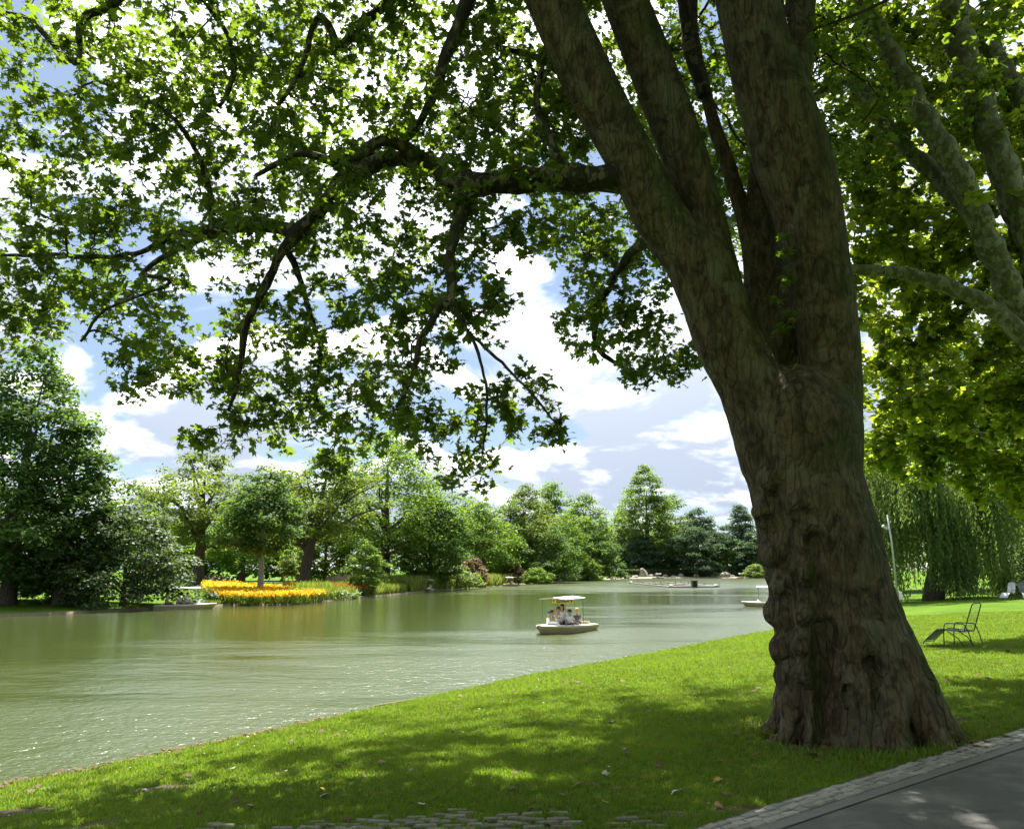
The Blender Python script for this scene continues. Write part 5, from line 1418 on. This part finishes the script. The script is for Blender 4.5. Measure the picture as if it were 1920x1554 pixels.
def person_meshes(pose, child):
    key = (pose, child)
    if key in _pc: return _pc[key]
    hs = 1.28 if child else 1.0
    V = [(0, 0, .12), (0, 0, .33), (.01, 0, .50), (.025, 0, .62), (.035, 0, .70), (.045, 0, .70 + .11 * hs), (.03, 0, .70 + .20 * hs)]
    Rr = [.135, .13, .125, .052, .068 * hs, .098 * hs, .062 * hs]
    Ed = [(0, 1), (1, 2), (2, 3), (3, 4), (4, 5), (5, 6)]
    def add(p, r_, par): V.append(p); Rr.append(r_); Ed.append((par, len(V) - 1)); return len(V) - 1
    arms = {'rest': {1: ((.13, .25, .30), (.34, .16, .24)), -1: ((.13, -.25, .30), (.34, -.16, .24))},
            'photo': {1: ((.22, .22, .42), (.30, .06, .70)), -1: ((.22, -.22, .42), (.31, -.05, .72))},
            'point': {1: ((.24, .26, .44), (.47, .22, .46)), -1: ((.12, -.25, .30), (.32, -.15, .24))},
            'side': {1: ((-.02, .32, .36), (.12, .48, .36)), -1: ((.10, -.27, .30), (.26, -.22, .22))}}[pose]
    shirt = [[(0, 0, .08), (0, 0, .33), (.01, 0, .50), (.022, 0, .585)], [.150, .147, .14, .075], [(0, 1), (1, 2), (2, 3)]]
    for s in (1, -1):
        sh_ = add((0, s * .165, .535), .058, 2); el, wr = arms[s]
        e = add(el, .043, sh_); w_ = add(wr, .029, e)
        d = np.array(wr) - np.array(el); d /= np.linalg.norm(d); side = np.array([0, -s, 0.]); up = np.cross(d, side)
        pm_ = add(tuple(np.array(wr) + d * .06), .034, w_)
        for k, (o_, ln_) in enumerate(((-.03, .055), (-.011, .07), (.009, .066), (.028, .05))):
            b_ = np.array(V[pm_]) + side * o_ + d * .035
            kk = add(tuple(b_), .011, pm_); add(tuple(b_ + d * ln_ * .7 - up * ln_ * .45 * s), .009, kk)
        tb = np.array(V[w_]) + d * .03 + side * .036; kk = add(tuple(tb), .012, w_); add(tuple(tb + d * .035 + side * .018), .010, kk)
        a0 = len(shirt[0]); mid = np.array((0, s * .165, .535)) * .35 + np.array(el) * .65
        shirt[0] += [(0, s * .15, .53), tuple(mid)]; shirt[1] += [.077, .062]; shirt[2] += [(2, a0), (a0, a0 + 1)]
    tr = [[(0, 0, .12)], [.15], []]
    for s in (1, -1):
        h_ = add((.03, s * .10, .09), .088, 0); kn = add((.44, s * .12, .11), .062, h_); an_ = add((.46, s * .12, -.30), .042, kn)
        hl = add((.47, s * .12, -.36), .04, an_); add((.60, s * .13, -.375), .032, hl)
        a0 = len(tr[0]); tr[0] += [(.03, s * .10, .09), (.44, s * .12, .115), (.455, s * .12, -.1)]; tr[1] += [.102, .078, .062]; tr[2] += [(0, a0), (a0, a0 + 1), (a0 + 1, a0 + 2)]
    body = skinned(V, Ed, Rr)
    bm = MB(); n0 = len(body.vertices)
    bm.add([v.co for v in body.vertices], [p.vertices for p in body.polygons], 0)
    c = np.array([.045, 0, .70 + .11 * hs]); q = .098 * hs
    bm.ball(c + [q * .98, 0, -.01 * hs], (.022 * hs, .014 * hs, .02 * hs), 6, 5, 0)
    for s in (1, -1):
        bm.ball(c + [q * .86, s * q * .38, q * .18], (.012, .013, .010), 6, 5, 1)
        bm.ball(c + [0, s * q * 1.0, -.005], (.022, .012, .03), 6, 5, 0)
    bm.box(c + [q * .88, 0, -q * .48], (.012, .045, .010), m=1)
    bme = bm.mesh('body', True)
    hair = MB().ball(c + [-.018, 0, q * .30], (q * 1.08, q * 1.08, q * .98), 12, 8)
    hair.v = [(x, y, z) if not (x > c[0] + q * .55 and z < c[2] + q * .45) else (c[0] + q * .5, y, z) for x, y, z in hair.v]
    hm = hair.mesh('hair', True)
    longh = MB().ball(c + [-.03, 0, -.02], (q * 1.05, q * 1.12, q * 1.75), 12, 9)
    longh.v = [(min(x, c[0] + q * .35) if z < c[2] + q * .6 else x, y, z) for x, y, z in longh.v]
    lm_ = longh.mesh('hair', True)
    cap = MB().ball(c + [0, 0, q * .42], (q * 1.12, q * 1.12, q * .85), 12, 7)
    cap.v = [(x, y, max(z, c[2] + q * .3)) for x, y, z in cap.v]
    cap.box(c + [q * 1.35, 0, q * .36], (q * .9, q * 1.5, .015), (0, .12, 0), bev=.005)
    cm = cap.mesh('cap', True)
    _pc[key] = dict(body=bme, shirt=skinned(*[shirt[0], shirt[2], shirt[1]]), trousers=skinned(*[tr[0], tr[2], tr[1]]), hair=hm, long=lm_, cap=cm)
    return _pc[key]
_mc = {}
def cloth(c):
    if c not in _mc: _mc[c] = paint('cloth_%d' % len(_mc), c, .85, .15, .12, 20)
    return _mc[c]
HAIRC = {'dark': (.025, .018, .014), 'brown': (.09, .05, .03), 'blond': (.50, .36, .16), 'grey': (.3, .29, .27)}
def person(label, loc, rz, shirt, trousers=(.05, .06, .10), hair='dark', long=False, cap=None, pose='rest', child=False, group=None, scale=1.0):
    g = person_meshes(pose, child); r = empty('person', loc, rz, label, 'person', group)
    def part(nm, me, mat):
        o = bpy.data.objects.new(nm, me); C.objects.link(o); o.parent = r
        if len(me.materials) == 0: me.materials.append(mat)
        o.material_slots[0].link = 'OBJECT'; o.material_slots[0].material = mat
        return o
    if len(g['body'].materials) < 2:
        g['body'].materials.clear(); g['body'].materials.append(M_SKIN); g['body'].materials.append(M_EYE)
    o = bpy.data.objects.new('body', g['body']); C.objects.link(o); o.parent = r
    part('shirt', g['shirt'], cloth(shirt)); part('trousers', g['trousers'], cloth(trousers))
    if cap: part('cap', g['cap'], cloth(cap))
    else: part('hair', g['long' if long else 'hair'], cloth(HAIRC[hair]))
    s = (.68 if child else 1.0) * scale; r.scale = (s, s, s)
    return r
BP = boat_proto()
def place_boat(o, px, py, hd, label):
    """px, py: photo point of the middle of the waterline; hd: heading angle"""
    d = ray(px, py); t = -CAM_H / d[2]; q = d * t
    o.location = (q[0], q[1], 0); o.rotation_euler = (0, 0, hd)
    o.scale = (.92, .92, .92)
    return tag(o, label, 'boat', 'roofed excursion boats on the lake')
def in_boat(o, lx, ly, lz=.17):
    a_ = o.rotation_euler.z; c, s = math.cos(a_), math.sin(a_)
    return (o.location.x + lx * c - ly * s, o.location.y + lx * s + ly * c, lz)
H_main = math.atan2(-.84, -.54)
b1 = place_boat(BP, 1057, 1184, H_main, 'nearest roofed boat with five passengers in the middle of the lake')
PG = 'passengers in the boats'
person('child in blue cap sitting at the bow of the nearest boat', in_boat(b1, .62, -.42, .22), H_main + 2.3, (.75, .72, .72), cap=(.06, .13, .38), pose='side', child=True, group=PG)
ph = person('adult in white shirt raising a camera in the nearest boat', in_boat(b1, .2, -.12), H_main - .45, (.72, .74, .82), hair='brown', pose='photo', group=PG)
person('dark-haired adult sitting beside the photographer in the nearest boat', in_boat(b1, -.35, -.25, .24), H_main + .1, (.70, .70, .70), hair='dark', long=True, group=PG)
person('child in dark blue cap and white shirt in the nearest boat', in_boat(b1, .05, .33, .24), H_main + .6, (.75, .76, .82), cap=(.03, .03, .10), child=True, scale=1.1, group=PG)
person('blond child in grey waistcoat at the stern of the nearest boat', in_boat(b1, -.85, .22, .26), H_main + 3.5, (.10, .11, .14), hair='blond', child=True, scale=1.1, group=PG)
cpos = in_boat(b1, .2 + .31, -.12 - .16, .17 + .73)
cm_ = MB().box((0, 0, 0), (.05, .15, .09), bev=.012); cm_.tube([(.02, 0, 0), (.09, 0, 0)], .032, 10)
o = cm_.build('handheld_camera', cloth((.015, .015, .017))); o.location = cpos; o.rotation_euler = (0, 0, H_main - .45); tag(o, 'black camera held up by the adult in the nearest boat', 'camera')
for dx, pz in (): pass
b2 = place_boat(copy_tree(BP), 346, 1141, .32, 'roofed boat with three passengers passing the left bank')
for k, (lx, ly, sh_, lab, cap_) in enumerate([(-1.2, -.1, (.55, .25, .18), 'passenger in rust red top at the stern of the left bank boat', (.03, .03, .035)), (-.45, .2, (.55, .52, .46), 'passenger in beige top in the middle of the left bank boat', None), (.1, .1, (.58, .60, .64), 'passenger in light grey top foremost in the left bank boat', None)]):
    person(lab, in_boat(b2, lx, ly, .2), .32 + (0.1, -.2, .1)[k], sh_, cap=cap_, hair='dark', group=PG)
b3 = place_boat(copy_tree(BP), 1446, 1137, math.pi - .28, 'roofed boat half hidden behind the big trunk')
person('passenger in pink top in the boat behind the trunk', in_boat(b3, -.2, .1, .2), math.pi - .28, (.62, .30, .27), hair='brown', group=PG)
far_boats = [(802, 1108.5, -1.35, 'small roofed boat at the reeds below the drooping tree', [(.6, .58, .55), (.25, .27, .33)]),
             (958, 1098.5, -1.0, 'roofed boat in front of the small bronze shrub', [(.5, .3, .25), (.06, .06, .08)]),
             (1046, 1090.5, -1.15, 'roofed boat at the bank left of the pair of moored boats', [(.6, .6, .6), (.4, .2, .15)]),
             (1096, 1085.8, -.8, 'left boat of the pair under the lakeside trees', [(.6, .62, .65), (.1, .12, .2)]),
             (1112, 1086.2, -.35, 'right boat of the pair under the lakeside trees', [(.5, .5, .5)]),
             (1234, 1084.0, .1, 'far boat with white roof in front of the boulders', [(.12, .10, .10)]),
             (1389, 1083.6, -1.5, 'farthest boat near the yellow-green shrub', [(.45, .2, .18)])]
for px_, py_, hd, lab, crew in far_boats:
    bo = place_boat(copy_tree(BP), px_, py_, hd, lab)
    for k, col_ in enumerate(crew):
        person(('front passenger of the ' if k == 0 else 'rear passenger of the ') + lab, in_boat(bo, -.15 - .75 * k, .25 - .5 * k, .2), hd + .3 * k, col_, hair='dark', group=PG)

# ------------------------------------------------------------------ lounge chairs
M_TUBE = paint('black_tube', (.018, .019, .021), .35, .5, .1, 8)
a = Mat('mesh_sling'); M_SLING = a.done(a.pbr((.13, .14, .145), .6, .3, alpha=.78))
a = Mat('sheer_mesh_sling'); M_SHEER = a.done(a.pbr((.10, .11, .11), .6, .3, alpha=.16))
a = Mat('light_sling'); M_SLING2 = a.done(a.pbr(a.mix(a.noise(a.coord(), 30, 3), (.33, .36, .36), (.45, .47, .46)), .6, .3))
def lounge_chair(label, xy, rz, back=M_SHEER, rest=M_SLING, group='lounge chairs on the right lawn'):
    r = empty('lounge_chair', (*xy, gh(*xy)), rz, label, 'chair', group); w_ = .27; t = .014
    for s in (1, -1):
        MB().tube(catmull([(.52, s * w_, .0), (.50, s * w_, .34), (.46, s * w_, .52), (.38, s * w_, .555), (.05, s * w_, .56), (-.04, s * w_, .53), (-.12, s * w_, .36), (-.20, s * w_, .0)], .05), t, 8).build('side_frame', M_TUBE, r, True)
        MB().tube([(.02, s * w_ * .96, .0), (.16, s * w_ * .96, .2), (.42, s * w_ * .96, .37)], t * .9, 7).build('brace', M_TUBE, r, True)
    bk = [(0, -w_, .36)] + [(-.04, -w_ * .98, .45), (-.24, -w_ * .92, .98), (-.27, -w_ * .8, 1.06), (-.275, -w_ * .4, 1.075), (-.275, w_ * .4, 1.075), (-.27, w_ * .8, 1.06), (-.24, w_ * .92, .98), (-.04, w_ * .98, .45), (0, w_, .36)]
    MB().tube(catmull(bk, .04), t, 8).build('back_frame', M_TUBE, r, True)
    MB().add([(-.01, -w_ * .95, .40), (-.01, w_ * .95, .40), (-.24, w_ * .88, .98), (-.24, -w_ * .88, .98), (-.265, -w_ * .5, 1.06), (-.265, w_ * .5, 1.06)], [(0, 1, 2, 3), (3, 2, 5, 4)]).build('back_sling', back, r)
    MB().tube([(0, -w_, .37), (.54, -w_, .40), (.54, w_, .40), (0, w_, .37), (0, -w_, .37)], t * .9, 7).build('seat_frame', M_TUBE, r, True)
    MB().add([(0, -w_, .372), (.27, -w_, .355), (.54, -w_, .402), (.54, w_, .402), (.27, w_, .355), (0, w_, .372)], [(0, 1, 4, 5), (1, 2, 3, 4)]).build('seat_sling', rest if rest is not M_SLING else M_TUBE, r)
    fr = [(.54, -w_, .40), (.66, -w_, .39), (1.02, -w_, .08), (1.05, -w_, .0)]
    for s in (1, -1):
        MB().tube(catmull([(x, s * abs(y), z) for x, y, z in fr], .06), t * .9, 7).build('footrest_rail', M_TUBE, r, True)
    MB().tube([(1.03, -w_, .06), (1.03, w_, .06)], t * .8, 7).build('footrest_bar', M_TUBE, r, True)
    MB().add([(.56, -w_ * .97, .395), (.66, -w_ * .97, .385), (1.01, -w_ * .97, .085), (1.01, w_ * .97, .085), (.66, w_ * .97, .385), (.56, w_ * .97, .395)], [(0, 1, 4, 5), (1, 2, 3, 4)]).build('footrest_sling', M_SLING2, r)
    return r
lounge_chair('black tubular lounge chair with footrest alone on the lawn beside the big trunk', ground_px(1819, 1211)[:2], rad(126))
lounge_chair('pale grey lounge chair at the right edge in front of the willow', ground_px(1897, 1123)[:2], rad(212), M_SLING2, M_SLING2)
lounge_chair('lounge chair with dark sling partly cut by the right edge', ground_px(1921, 1122)[:2], rad(250), M_SLING, M_SLING)

# ------------------------------------------------------------------ lamp post with floodlight
lp_ = ground_px(1685, 1134)
M_GALV = paint('galvanised_pole', (.42, .43, .42), .45, .5, .1, 5, .3)
r = empty('lamp_post', lp_, 0, 'slim grey floodlight pole standing by the water in front of the willow', 'lamp post')
hp = (1134 - 966) * fdepth(lp_) / FPX
MB().tube([(0, 0, -.2), (-.10, 0, hp * .7), (-.22, 0, hp)], [.075, .06, .05], 10).build('pole', M_GALV, r, True)
fl_ = MB().box((-.52, -.1, hp * .86), (.34, .26, .2), (.3, .6, 0), bev=.03).build('floodlight', M_GALV, r)
MB().tube([(-.17, 0, hp * .83), (-.35, -.05, hp * .84)], .025, 7).build('bracket', M_GALV, fl_)
MB().box((.16, -.05, .62), (.18, .16, .55), bev=.02).build('junction_box', M_DECK, r)

# ------------------------------------------------------------------ floating fountain raft
def on_water(px, py, z=0.0):
    d = ray(px, py); t = (z - CAM_H) / d[2]; q = d * t; return np.array([q[0], q[1], z])
r0_ = on_water(1262, 1101.5)
raft = empty('fountain_raft', r0_, 0, 'floating frame of fountain pipes with a small square box on the water', 'fountain')
M_PIPE = paint('weathered_pipe', (.17, .155, .135), .6, .4, .2, 4)
M_DARKM = paint('dark_nozzle', (.05, .045, .04), .5, .4, .1)
lines = [((1183, 1093.5), (1262, 1101.5)), ((1208, 1093.6), (1306, 1099.5)), ((1250, 1092.6), (1345, 1100.6)), ((1262, 1101.5), (1345, 1100.6)), ((1208, 1093.6), (1250, 1092.6))]
for i, (a_, b_) in enumerate(lines):
    p0, p1 = on_water(*a_), on_water(*b_)
    up_ = np.array([0, 0, .1])
    under(MB().tube([p0 + up_, p1 + up_], .13, 8).build('pipe', M_PIPE), raft)
    if i < 3:
        for t in np.linspace(.06, .94, 7):
            q = p0 + (p1 - p0) * t
            under(MB().tube([q + [0, 0, .15], q + [.05, 0, .38]], [.12, .07], 7).ball(q + [.05, 0, .4], .1, 7, 5).build('nozzle', M_DARKM), raft)
for px_, py_ in ((1259, 1101.3), (1342, 1100.6), (1184, 1093.5)):
    q = on_water(px_, py_); under(MB().ball(q + [0, 0, .05], (.55, .55, .42), 12, 7).build('float', M_PIPE, None, True), raft)
q = on_water(1302, 1101.4); s_ = q[1] / FPX
bx_ = MB(); W_, H_ = 11 * s_, 13.5 * s_
for dx in (-1, 1): bx_.box(q + [dx * W_ * .42, 0, H_ * .5], (W_ * .16, .8, H_))
bx_.box(q + [0, 0, H_ * .95], (W_ * 1.04, .86, H_ * .12)).box(q + [0, .3, H_ * .5], (W_ * .68, .06, H_ * .9))
kb = under(bx_.build('control_box', M_PIPE), raft)
MB().box(q + [0, .1, H_ * .45], (W_ * .4, .3, H_ * .75)).build('hatch', M_DARKM, kb)
for px_ in (1174, 1349):
    q = on_water(px_, 1094 if px_ < 1200 else 1100.5); under(MB().tube([q, q + [.0, 0, .75]], .03, 6).build('marker_rod', M_DARKM), raft)

# ------------------------------------------------------------------ small things on the far bank
q = ground_px(985, 1092)
st = link('white_stone', rock_mesh(77, .3)); st.data.materials.clear(); st.data.materials.append(paint('white_stone', (.75, .74, .70), .7, .3, .1)); st.location = (at_px(985, 160)[0], 160, gh(*at_px(985, 160)) + .2); st.scale = (.75, .6, .7)
tag(st, 'white rounded stone at the grassy bank right of the small bronze shrub', 'stone')
bq = at_px(884, 121); M_BLK = paint('dark_stained_wood', (.03, .03, .035), .6, .3, .2)
bn = empty('park_bench', (*bq, gh(*bq)), .2, 'dark bench in a gap between the tall reeds', 'bench')
for k in range(3): MB().box((0, -.18 + k * .17, .45), (1.5, .14, .05), bev=.01).build('slat', M_BLK, bn)
for k in range(3): MB().box((0, .30 + k * .03, .62 + k * .17), (1.5, .04, .14), bev=.01).build('slat', M_BLK, bn)
for s in (-.6, .6): MB().box((s, 0, .21), (.07, .45, .42)).box((s, .30, .6), (.07, .06, .8)).build('leg', M_BLK, bn)
lawn_people = [(340, 99, (.05, .05, .06), 'person in black sitting on the lawn beside the glossy bush', .2), (392, 104, (.18, .16, .35), 'person in violet top leftmost of the group behind the yellow flowers', .6), (403, 105, (.55, .33, .30), 'person in pale red top in the group behind the yellow flowers', 2.8),
               (415, 104, (.06, .06, .07), 'person in black top in the group behind the yellow flowers', 3.4), (427, 105, (.6, .6, .58), 'person in white top rightmost of the group behind the yellow flowers', 2.5)]
for px_, Y_, col_, lab, rz_ in lawn_people:
    x, y_ = at_px(px_, Y_); person(lab, (x, y_, gh(x, y_) + .40), rz_, col_, hair='brown', group='people on the far lawn')
M_CHAIRF = paint('folding_chair_cloth', (.10, .10, .16), .7, .2)
for px_, Y_, col_, lab, rz_ in lawn_people:
    x, y_ = at_px(px_, Y_); r = empty('garden_chair', (x, y_, gh(x, y_)), rz_, 'dark garden chair under the ' + lab.split(' sitting')[0].split(' leftmost')[0].split(' in the group')[0].split(' rightmost')[0], 'chair', 'garden chairs on the far lawn')
    MB().box((.08, 0, .37), (.46, .46, .05), bev=.01).build('seat', M_CHAIRF, r); MB().box((-.2, 0, .66), (.05, .46, .55), (0, -.2, 0), bev=.01).build('backrest', M_CHAIRF, r)
    for lx in (-.12, .28):
        for ly in (-.2, .2): MB().tube([(lx, ly, 0), (lx, ly, .36)], .018, 6).build('leg', M_TUBE, r)
# ------------------------------------------------------------------ grass on the near lawn
def tuft_mesh(seed, nb=12):
    rg = random.Random(seed); v = []; f = []
    for k in range(nb):
        an = rg.uniform(0, 6.28); r_ = rg.uniform(0, .038); x, y = r_ * math.cos(an), r_ * math.sin(an)
        h = rg.uniform(.012, .036); w_ = rg.uniform(.0016, .0028); d = rg.uniform(0, 6.28); ln = rg.uniform(.2, 1.0) * h
        dx, dy = math.cos(d), math.sin(d); px_, py_ = -dy * w_, dx * w_
        o = len(v)
        v += [(x - px_, y - py_, -.01), (x + px_, y + py_, -.01), (x + dx * ln * .35 + px_ * .8, y + dy * ln * .35 + py_ * .8, h * .65), (x + dx * ln * .35 - px_ * .8, y + dy * ln * .35 - py_ * .8, h * .65), (x + dx * ln, y + dy * ln, h)]
        f += [(o, o + 1, o + 2), (o, o + 2, o + 3), (o + 3, o + 2, o + 4)]
    return mesh_np('grass_tuft', np.array(v), np.array(f))
a = Mat('grass_blade')
oi = a.n('ShaderNodeObjectInfo'); rd = oi.outputs['Random']
big = a.noise(a.world_pos(), .55, 4); md = a.noise(a.world_pos(), 3.5, 3)
col = a.mix(a.rng(big, .38, .62), (.035, .100, .010), (.085, .175, .012))
col = a.mix(a.rng(md, .48, .68, 0, .7), col, (.115, .15, .028))
col = a.mix(a.rng(rd, .85, 1, 0, .8), col, (.24, .21, .07))
tr = a.n('ShaderNodeBsdfTranslucent'); a.put(tr.inputs[0], a.mix(.6, col, (.36, .50, .018)))
mx = a.n('ShaderNodeMixShader'); mx.inputs[0].default_value = .45
a.l(a.pbr(col, .5, .35), mx.inputs[1]); a.l(tr.outputs[0], mx.inputs[2])
M_GRASS = a.done(mx.outputs[0])
rg = np.random.default_rng(200)
N = 260000
u = rg.random(N); e_ = .75
r_ = (5.2 ** e_ + u * (46 ** e_ - 5.2 ** e_)) ** (1 / e_)
an = rg.uniform(-.66, .66, N)
gp = np.stack([r_ * np.sin(an), r_ * np.cos(an)], 1)
px_, py_, fd_ = project(np.column_stack([gp, np.full(N, .8)]))
gp = gp[(px_ > -120) & (px_ < 2040) & (py_ < 1700)]
gp = gp[~in_poly(gp, POLY)]
gp = gp[edge_side(gp) > .02 + .03 * rg.random(len(gp))]
gp = gp[seg_dist(gp, SH_N) > .03 + .09 * rg.random(len(gp))]
nzv = np.array([mnoise.noise(Vector((x * 2.2, y * 2.2, 0))) for x, y in gp]) * .35
gp = gp[(bare_amount(gp) + nzv) < .30 + .45 * rg.random(len(gp))]
gp = gp[np.hypot(gp[:, 0] - TB[0], gp[:, 1] - TB[1]) > .9]
# the paved patch: grass only in the joints
keep = np.ones(len(gp), bool)
pv = np.array([(x, y) for x, y, _, _ in PAVED[:290]])
for i, (x, y) in enumerate(gp):
    if y < 7.8 and -4.3 < x < 2.2:
        d = np.abs(pv - (x, y)); 
        if ((d[:, 0] < .10) & (d[:, 1] < .042)).any() and rg.random() < .95: keep[i] = False
gp = gp[keep]
print('tufts', len(gp))
me = bpy.data.meshes.new('grass'); me.vertices.add(len(gp))
me.vertices.foreach_set('co', np.column_stack([gp, gh_many(gp)]).astype(np.float32).ravel())
n = len(gp)
rt = np.column_stack([rg.normal(0, .18, n), rg.normal(0, .18, n), rg.uniform(0, 6.28, n)]).astype(np.float32)
dist = np.hypot(gp[:, 0], gp[:, 1])
sc = (rg.uniform(.7, 1.35, n) * (1 + .022 * np.clip(dist - 5, 0, 40)) * (1 + 1.2 * np.exp(-((np.hypot(gp[:, 0] - TB[0], gp[:, 1] - TB[1]) - 1.1) / .35) ** 2))).astype(np.float32)
at = me.attributes.new('rot', 'FLOAT_VECTOR', 'POINT'); at.data.foreach_set('vector', rt.ravel())
at = me.attributes.new('scl', 'FLOAT', 'POINT'); at.data.foreach_set('value', sc)
at = me.attributes.new('kind_id', 'INT', 'POINT'); at.data.foreach_set('value', rg.integers(0, 3, n).astype(np.int32))
go = tag(link('grass', me, None), 'short mown grass of the near lawn between path and lake', 'grass', kind='stuff')
ng = bpy.data.node_groups.new('grass_scatter', 'GeometryNodeTree')
ng.interface.new_socket('Geometry', in_out='INPUT', socket_type='NodeSocketGeometry'); ng.interface.new_socket('Geometry', in_out='OUTPUT', socket_type='NodeSocketGeometry')
gi = ng.nodes.new('NodeGroupInput'); gout = ng.nodes.new('NodeGroupOutput'); jn = ng.nodes.new('GeometryNodeJoinGeometry')
def na(name, ty):
    q = ng.nodes.new('GeometryNodeInputNamedAttribute'); q.data_type = ty; q.inputs['Name'].default_value = name; return q.outputs['Attribute']
m2p = ng.nodes.new('GeometryNodeMeshToPoints'); ng.links.new(gi.outputs[0], m2p.inputs['Mesh'])
for k in range(3):
    tm = tuft_mesh(300 + k); tm.materials.append(M_GRASS); to = bpy.data.objects.new('grass_tuft', tm)
    oin = ng.nodes.new('GeometryNodeObjectInfo'); oin.inputs['Object'].default_value = to
    ip = ng.nodes.new('GeometryNodeInstanceOnPoints'); cp = ng.nodes.new('FunctionNodeCompare'); cp.data_type = 'INT'; cp.operation = 'EQUAL'
    ng.links.new(na('kind_id', 'INT'), cp.inputs[2]); cp.inputs[3].default_value = k
    ng.links.new(m2p.outputs[0], ip.inputs['Points']); ng.links.new(cp.outputs[0], ip.inputs['Selection']); ng.links.new(oin.outputs['Geometry'], ip.inputs['Instance'])
    ng.links.new(na('rot', 'FLOAT_VECTOR'), ip.inputs['Rotation']); ng.links.new(na('scl', 'FLOAT'), ip.inputs['Scale'])
    ng.links.new(ip.outputs[0], jn.inputs[0])
ng.links.new(jn.outputs[0], gout.inputs[0])
md_ = go.modifiers.new('scatter', 'NODES'); md_.node_group = ng

# ------------------------------------------------------------------ fallen leaves
M_DEAD = leafmat('dead_leaf', (.07, .04, .018), (.20, .13, .06), (.16, .10, .04), .25, .7, .2)
M_DEADY = leafmat('yellow_dead_leaf', (.45, .28, .04), (.55, .36, .07), (.5, .32, .05), .3, .6, .2)
M_DEADP = leafmat('bleached_dead_leaf', (.42, .40, .34), (.60, .57, .50), (.4, .38, .3), .25, .7, .2)
def litter_pts(n):
    out = []
    q = rg.uniform((-9, 4.6), (14, 30), (n * 6, 2)); q = q[~in_poly(q, POLY)]; q = q[(edge_side(q) > .1)]; q = q[np.hypot(q[:, 0] - TB[0], q[:, 1] - TB[1]) > 1.1]
    return q[rg.random(len(q)) < np.clip(8 / q[:, 1], 0, 1)][:n]
lq = litter_pts(420)
sh = SH_N[(SH_N[:, 1] > 8.5) & (SH_N[:, 1] < 15.5) & (SH_N[:, 0] > -7)]
sq = sh[rg.integers(0, len(sh), 260)] + np.column_stack([rg.normal(.08, .10, 260), rg.normal(-.06, .08, 260)])
tq_a = rg.uniform(0, 6.28, 150); tq_r = rg.normal(1.15, .22, 150)
tq = np.column_stack([TB[0] + np.cos(tq_a) * tq_r, TB[1] + np.sin(tq_a) * tq_r])
lq = np.vstack([lq, sq, tq]); lq = lq[~in_poly(lq, POLY)]
m = len(lq); z = gh_many(lq) + rg.uniform(.015, .045, m)
v, f = leaf_merge(LEAF_HI, np.column_stack([lq, z]), leaf_mats(rg, m, .25), rg.uniform(.04, .12, m))
tag(link('leaf_litter', mesh_np('leaf_litter', v, f), M_DEAD), 'small brown dead leaves scattered over the lawn and along the shore', 'leaf litter', kind='stuff')
pq = litter_pts(200); m = len(pq)
v, f = leaf_merge(LEAF_LO, np.column_stack([pq, gh_many(pq) + rg.uniform(.03, .05, m)]), leaf_mats(rg, m, .3), rg.uniform(.02, .05, m))
tag(link('pale_petals', mesh_np('pale_petals', v, f), M_DEADP), 'tiny pale petals and bark flakes sprinkled over the lawn', 'petals', kind='stuff')
fallen = [(1135, 1512, 'y', 'yellow fallen leaf on the shaded lawn nearest the bottom centre'), (1352, 1467, 'y', 'ochre fallen leaf between the trunk and the cobbled edge'), (598, 1483, 'y', 'yellow fallen leaf just above the old paving'),
          (790, 1516, 'p', 'bleached fallen leaf lying on the old paving'), (615, 1495, 'p', 'pale curled leaf beside the yellow leaf above the old paving'), (265, 1486, 'p', 'bleached leaf near the shore boards at the left'), (85, 1483, 'p', 'pale leaf nearest the lower left corner'),
          (1275, 1489, 'p', 'pale leaf in the shade below the big trunk'), (1130, 1455, 'p', 'pale leaf on the lawn in the middle of the tree shadow'), (435, 1447, 'p', 'pale leaf on the sunlit lawn left of the tree shadow'),
          (775, 1448, 'b', 'brown curled leaf on the lawn above the old paving'), (1230, 1440, 'b', 'brown leaf on the shaded lawn left of the trunk foot'), (1415, 1430, 'b', 'brown leaf close to the trunk foot'), (445, 1507, 'b', 'brown leaf at the left end of the old paving'), (1340, 1515, 'b', 'brown leaf beside the cobbled edge near the bottom'), (680, 1462, 'b', 'small brown leaf left of the tree shadow')]
for i, (x_, y_, k, lab) in enumerate(fallen):
    q = ground_px(x_, y_)
    o = link('fallen_leaf', mesh_np('fallen_leaf', *LEAF_CUP)); o.data.materials.append({'p': M_DEADP, 'b': M_DEAD, 'y': M_DEADY}[k])
    s = .075 + .05 * ((i * 37) % 10) / 10
    o.location = (q[0], q[1], q[2] + .04); o.rotation_euler = (.35 * math.sin(i * 3.1), .35 * math.cos(i * 1.7), i * 2.1); o.scale = (s, s, s)
    tag(o, lab, 'leaf', 'single fallen leaves on the near lawn')
tot = sum(len(o.data.polygons) * (2 if len(o.data.polygons) and len(o.data.polygons[0].vertices) == 4 else 1) for o in C.objects if o.type == 'MESH')
print('approx tris', tot)
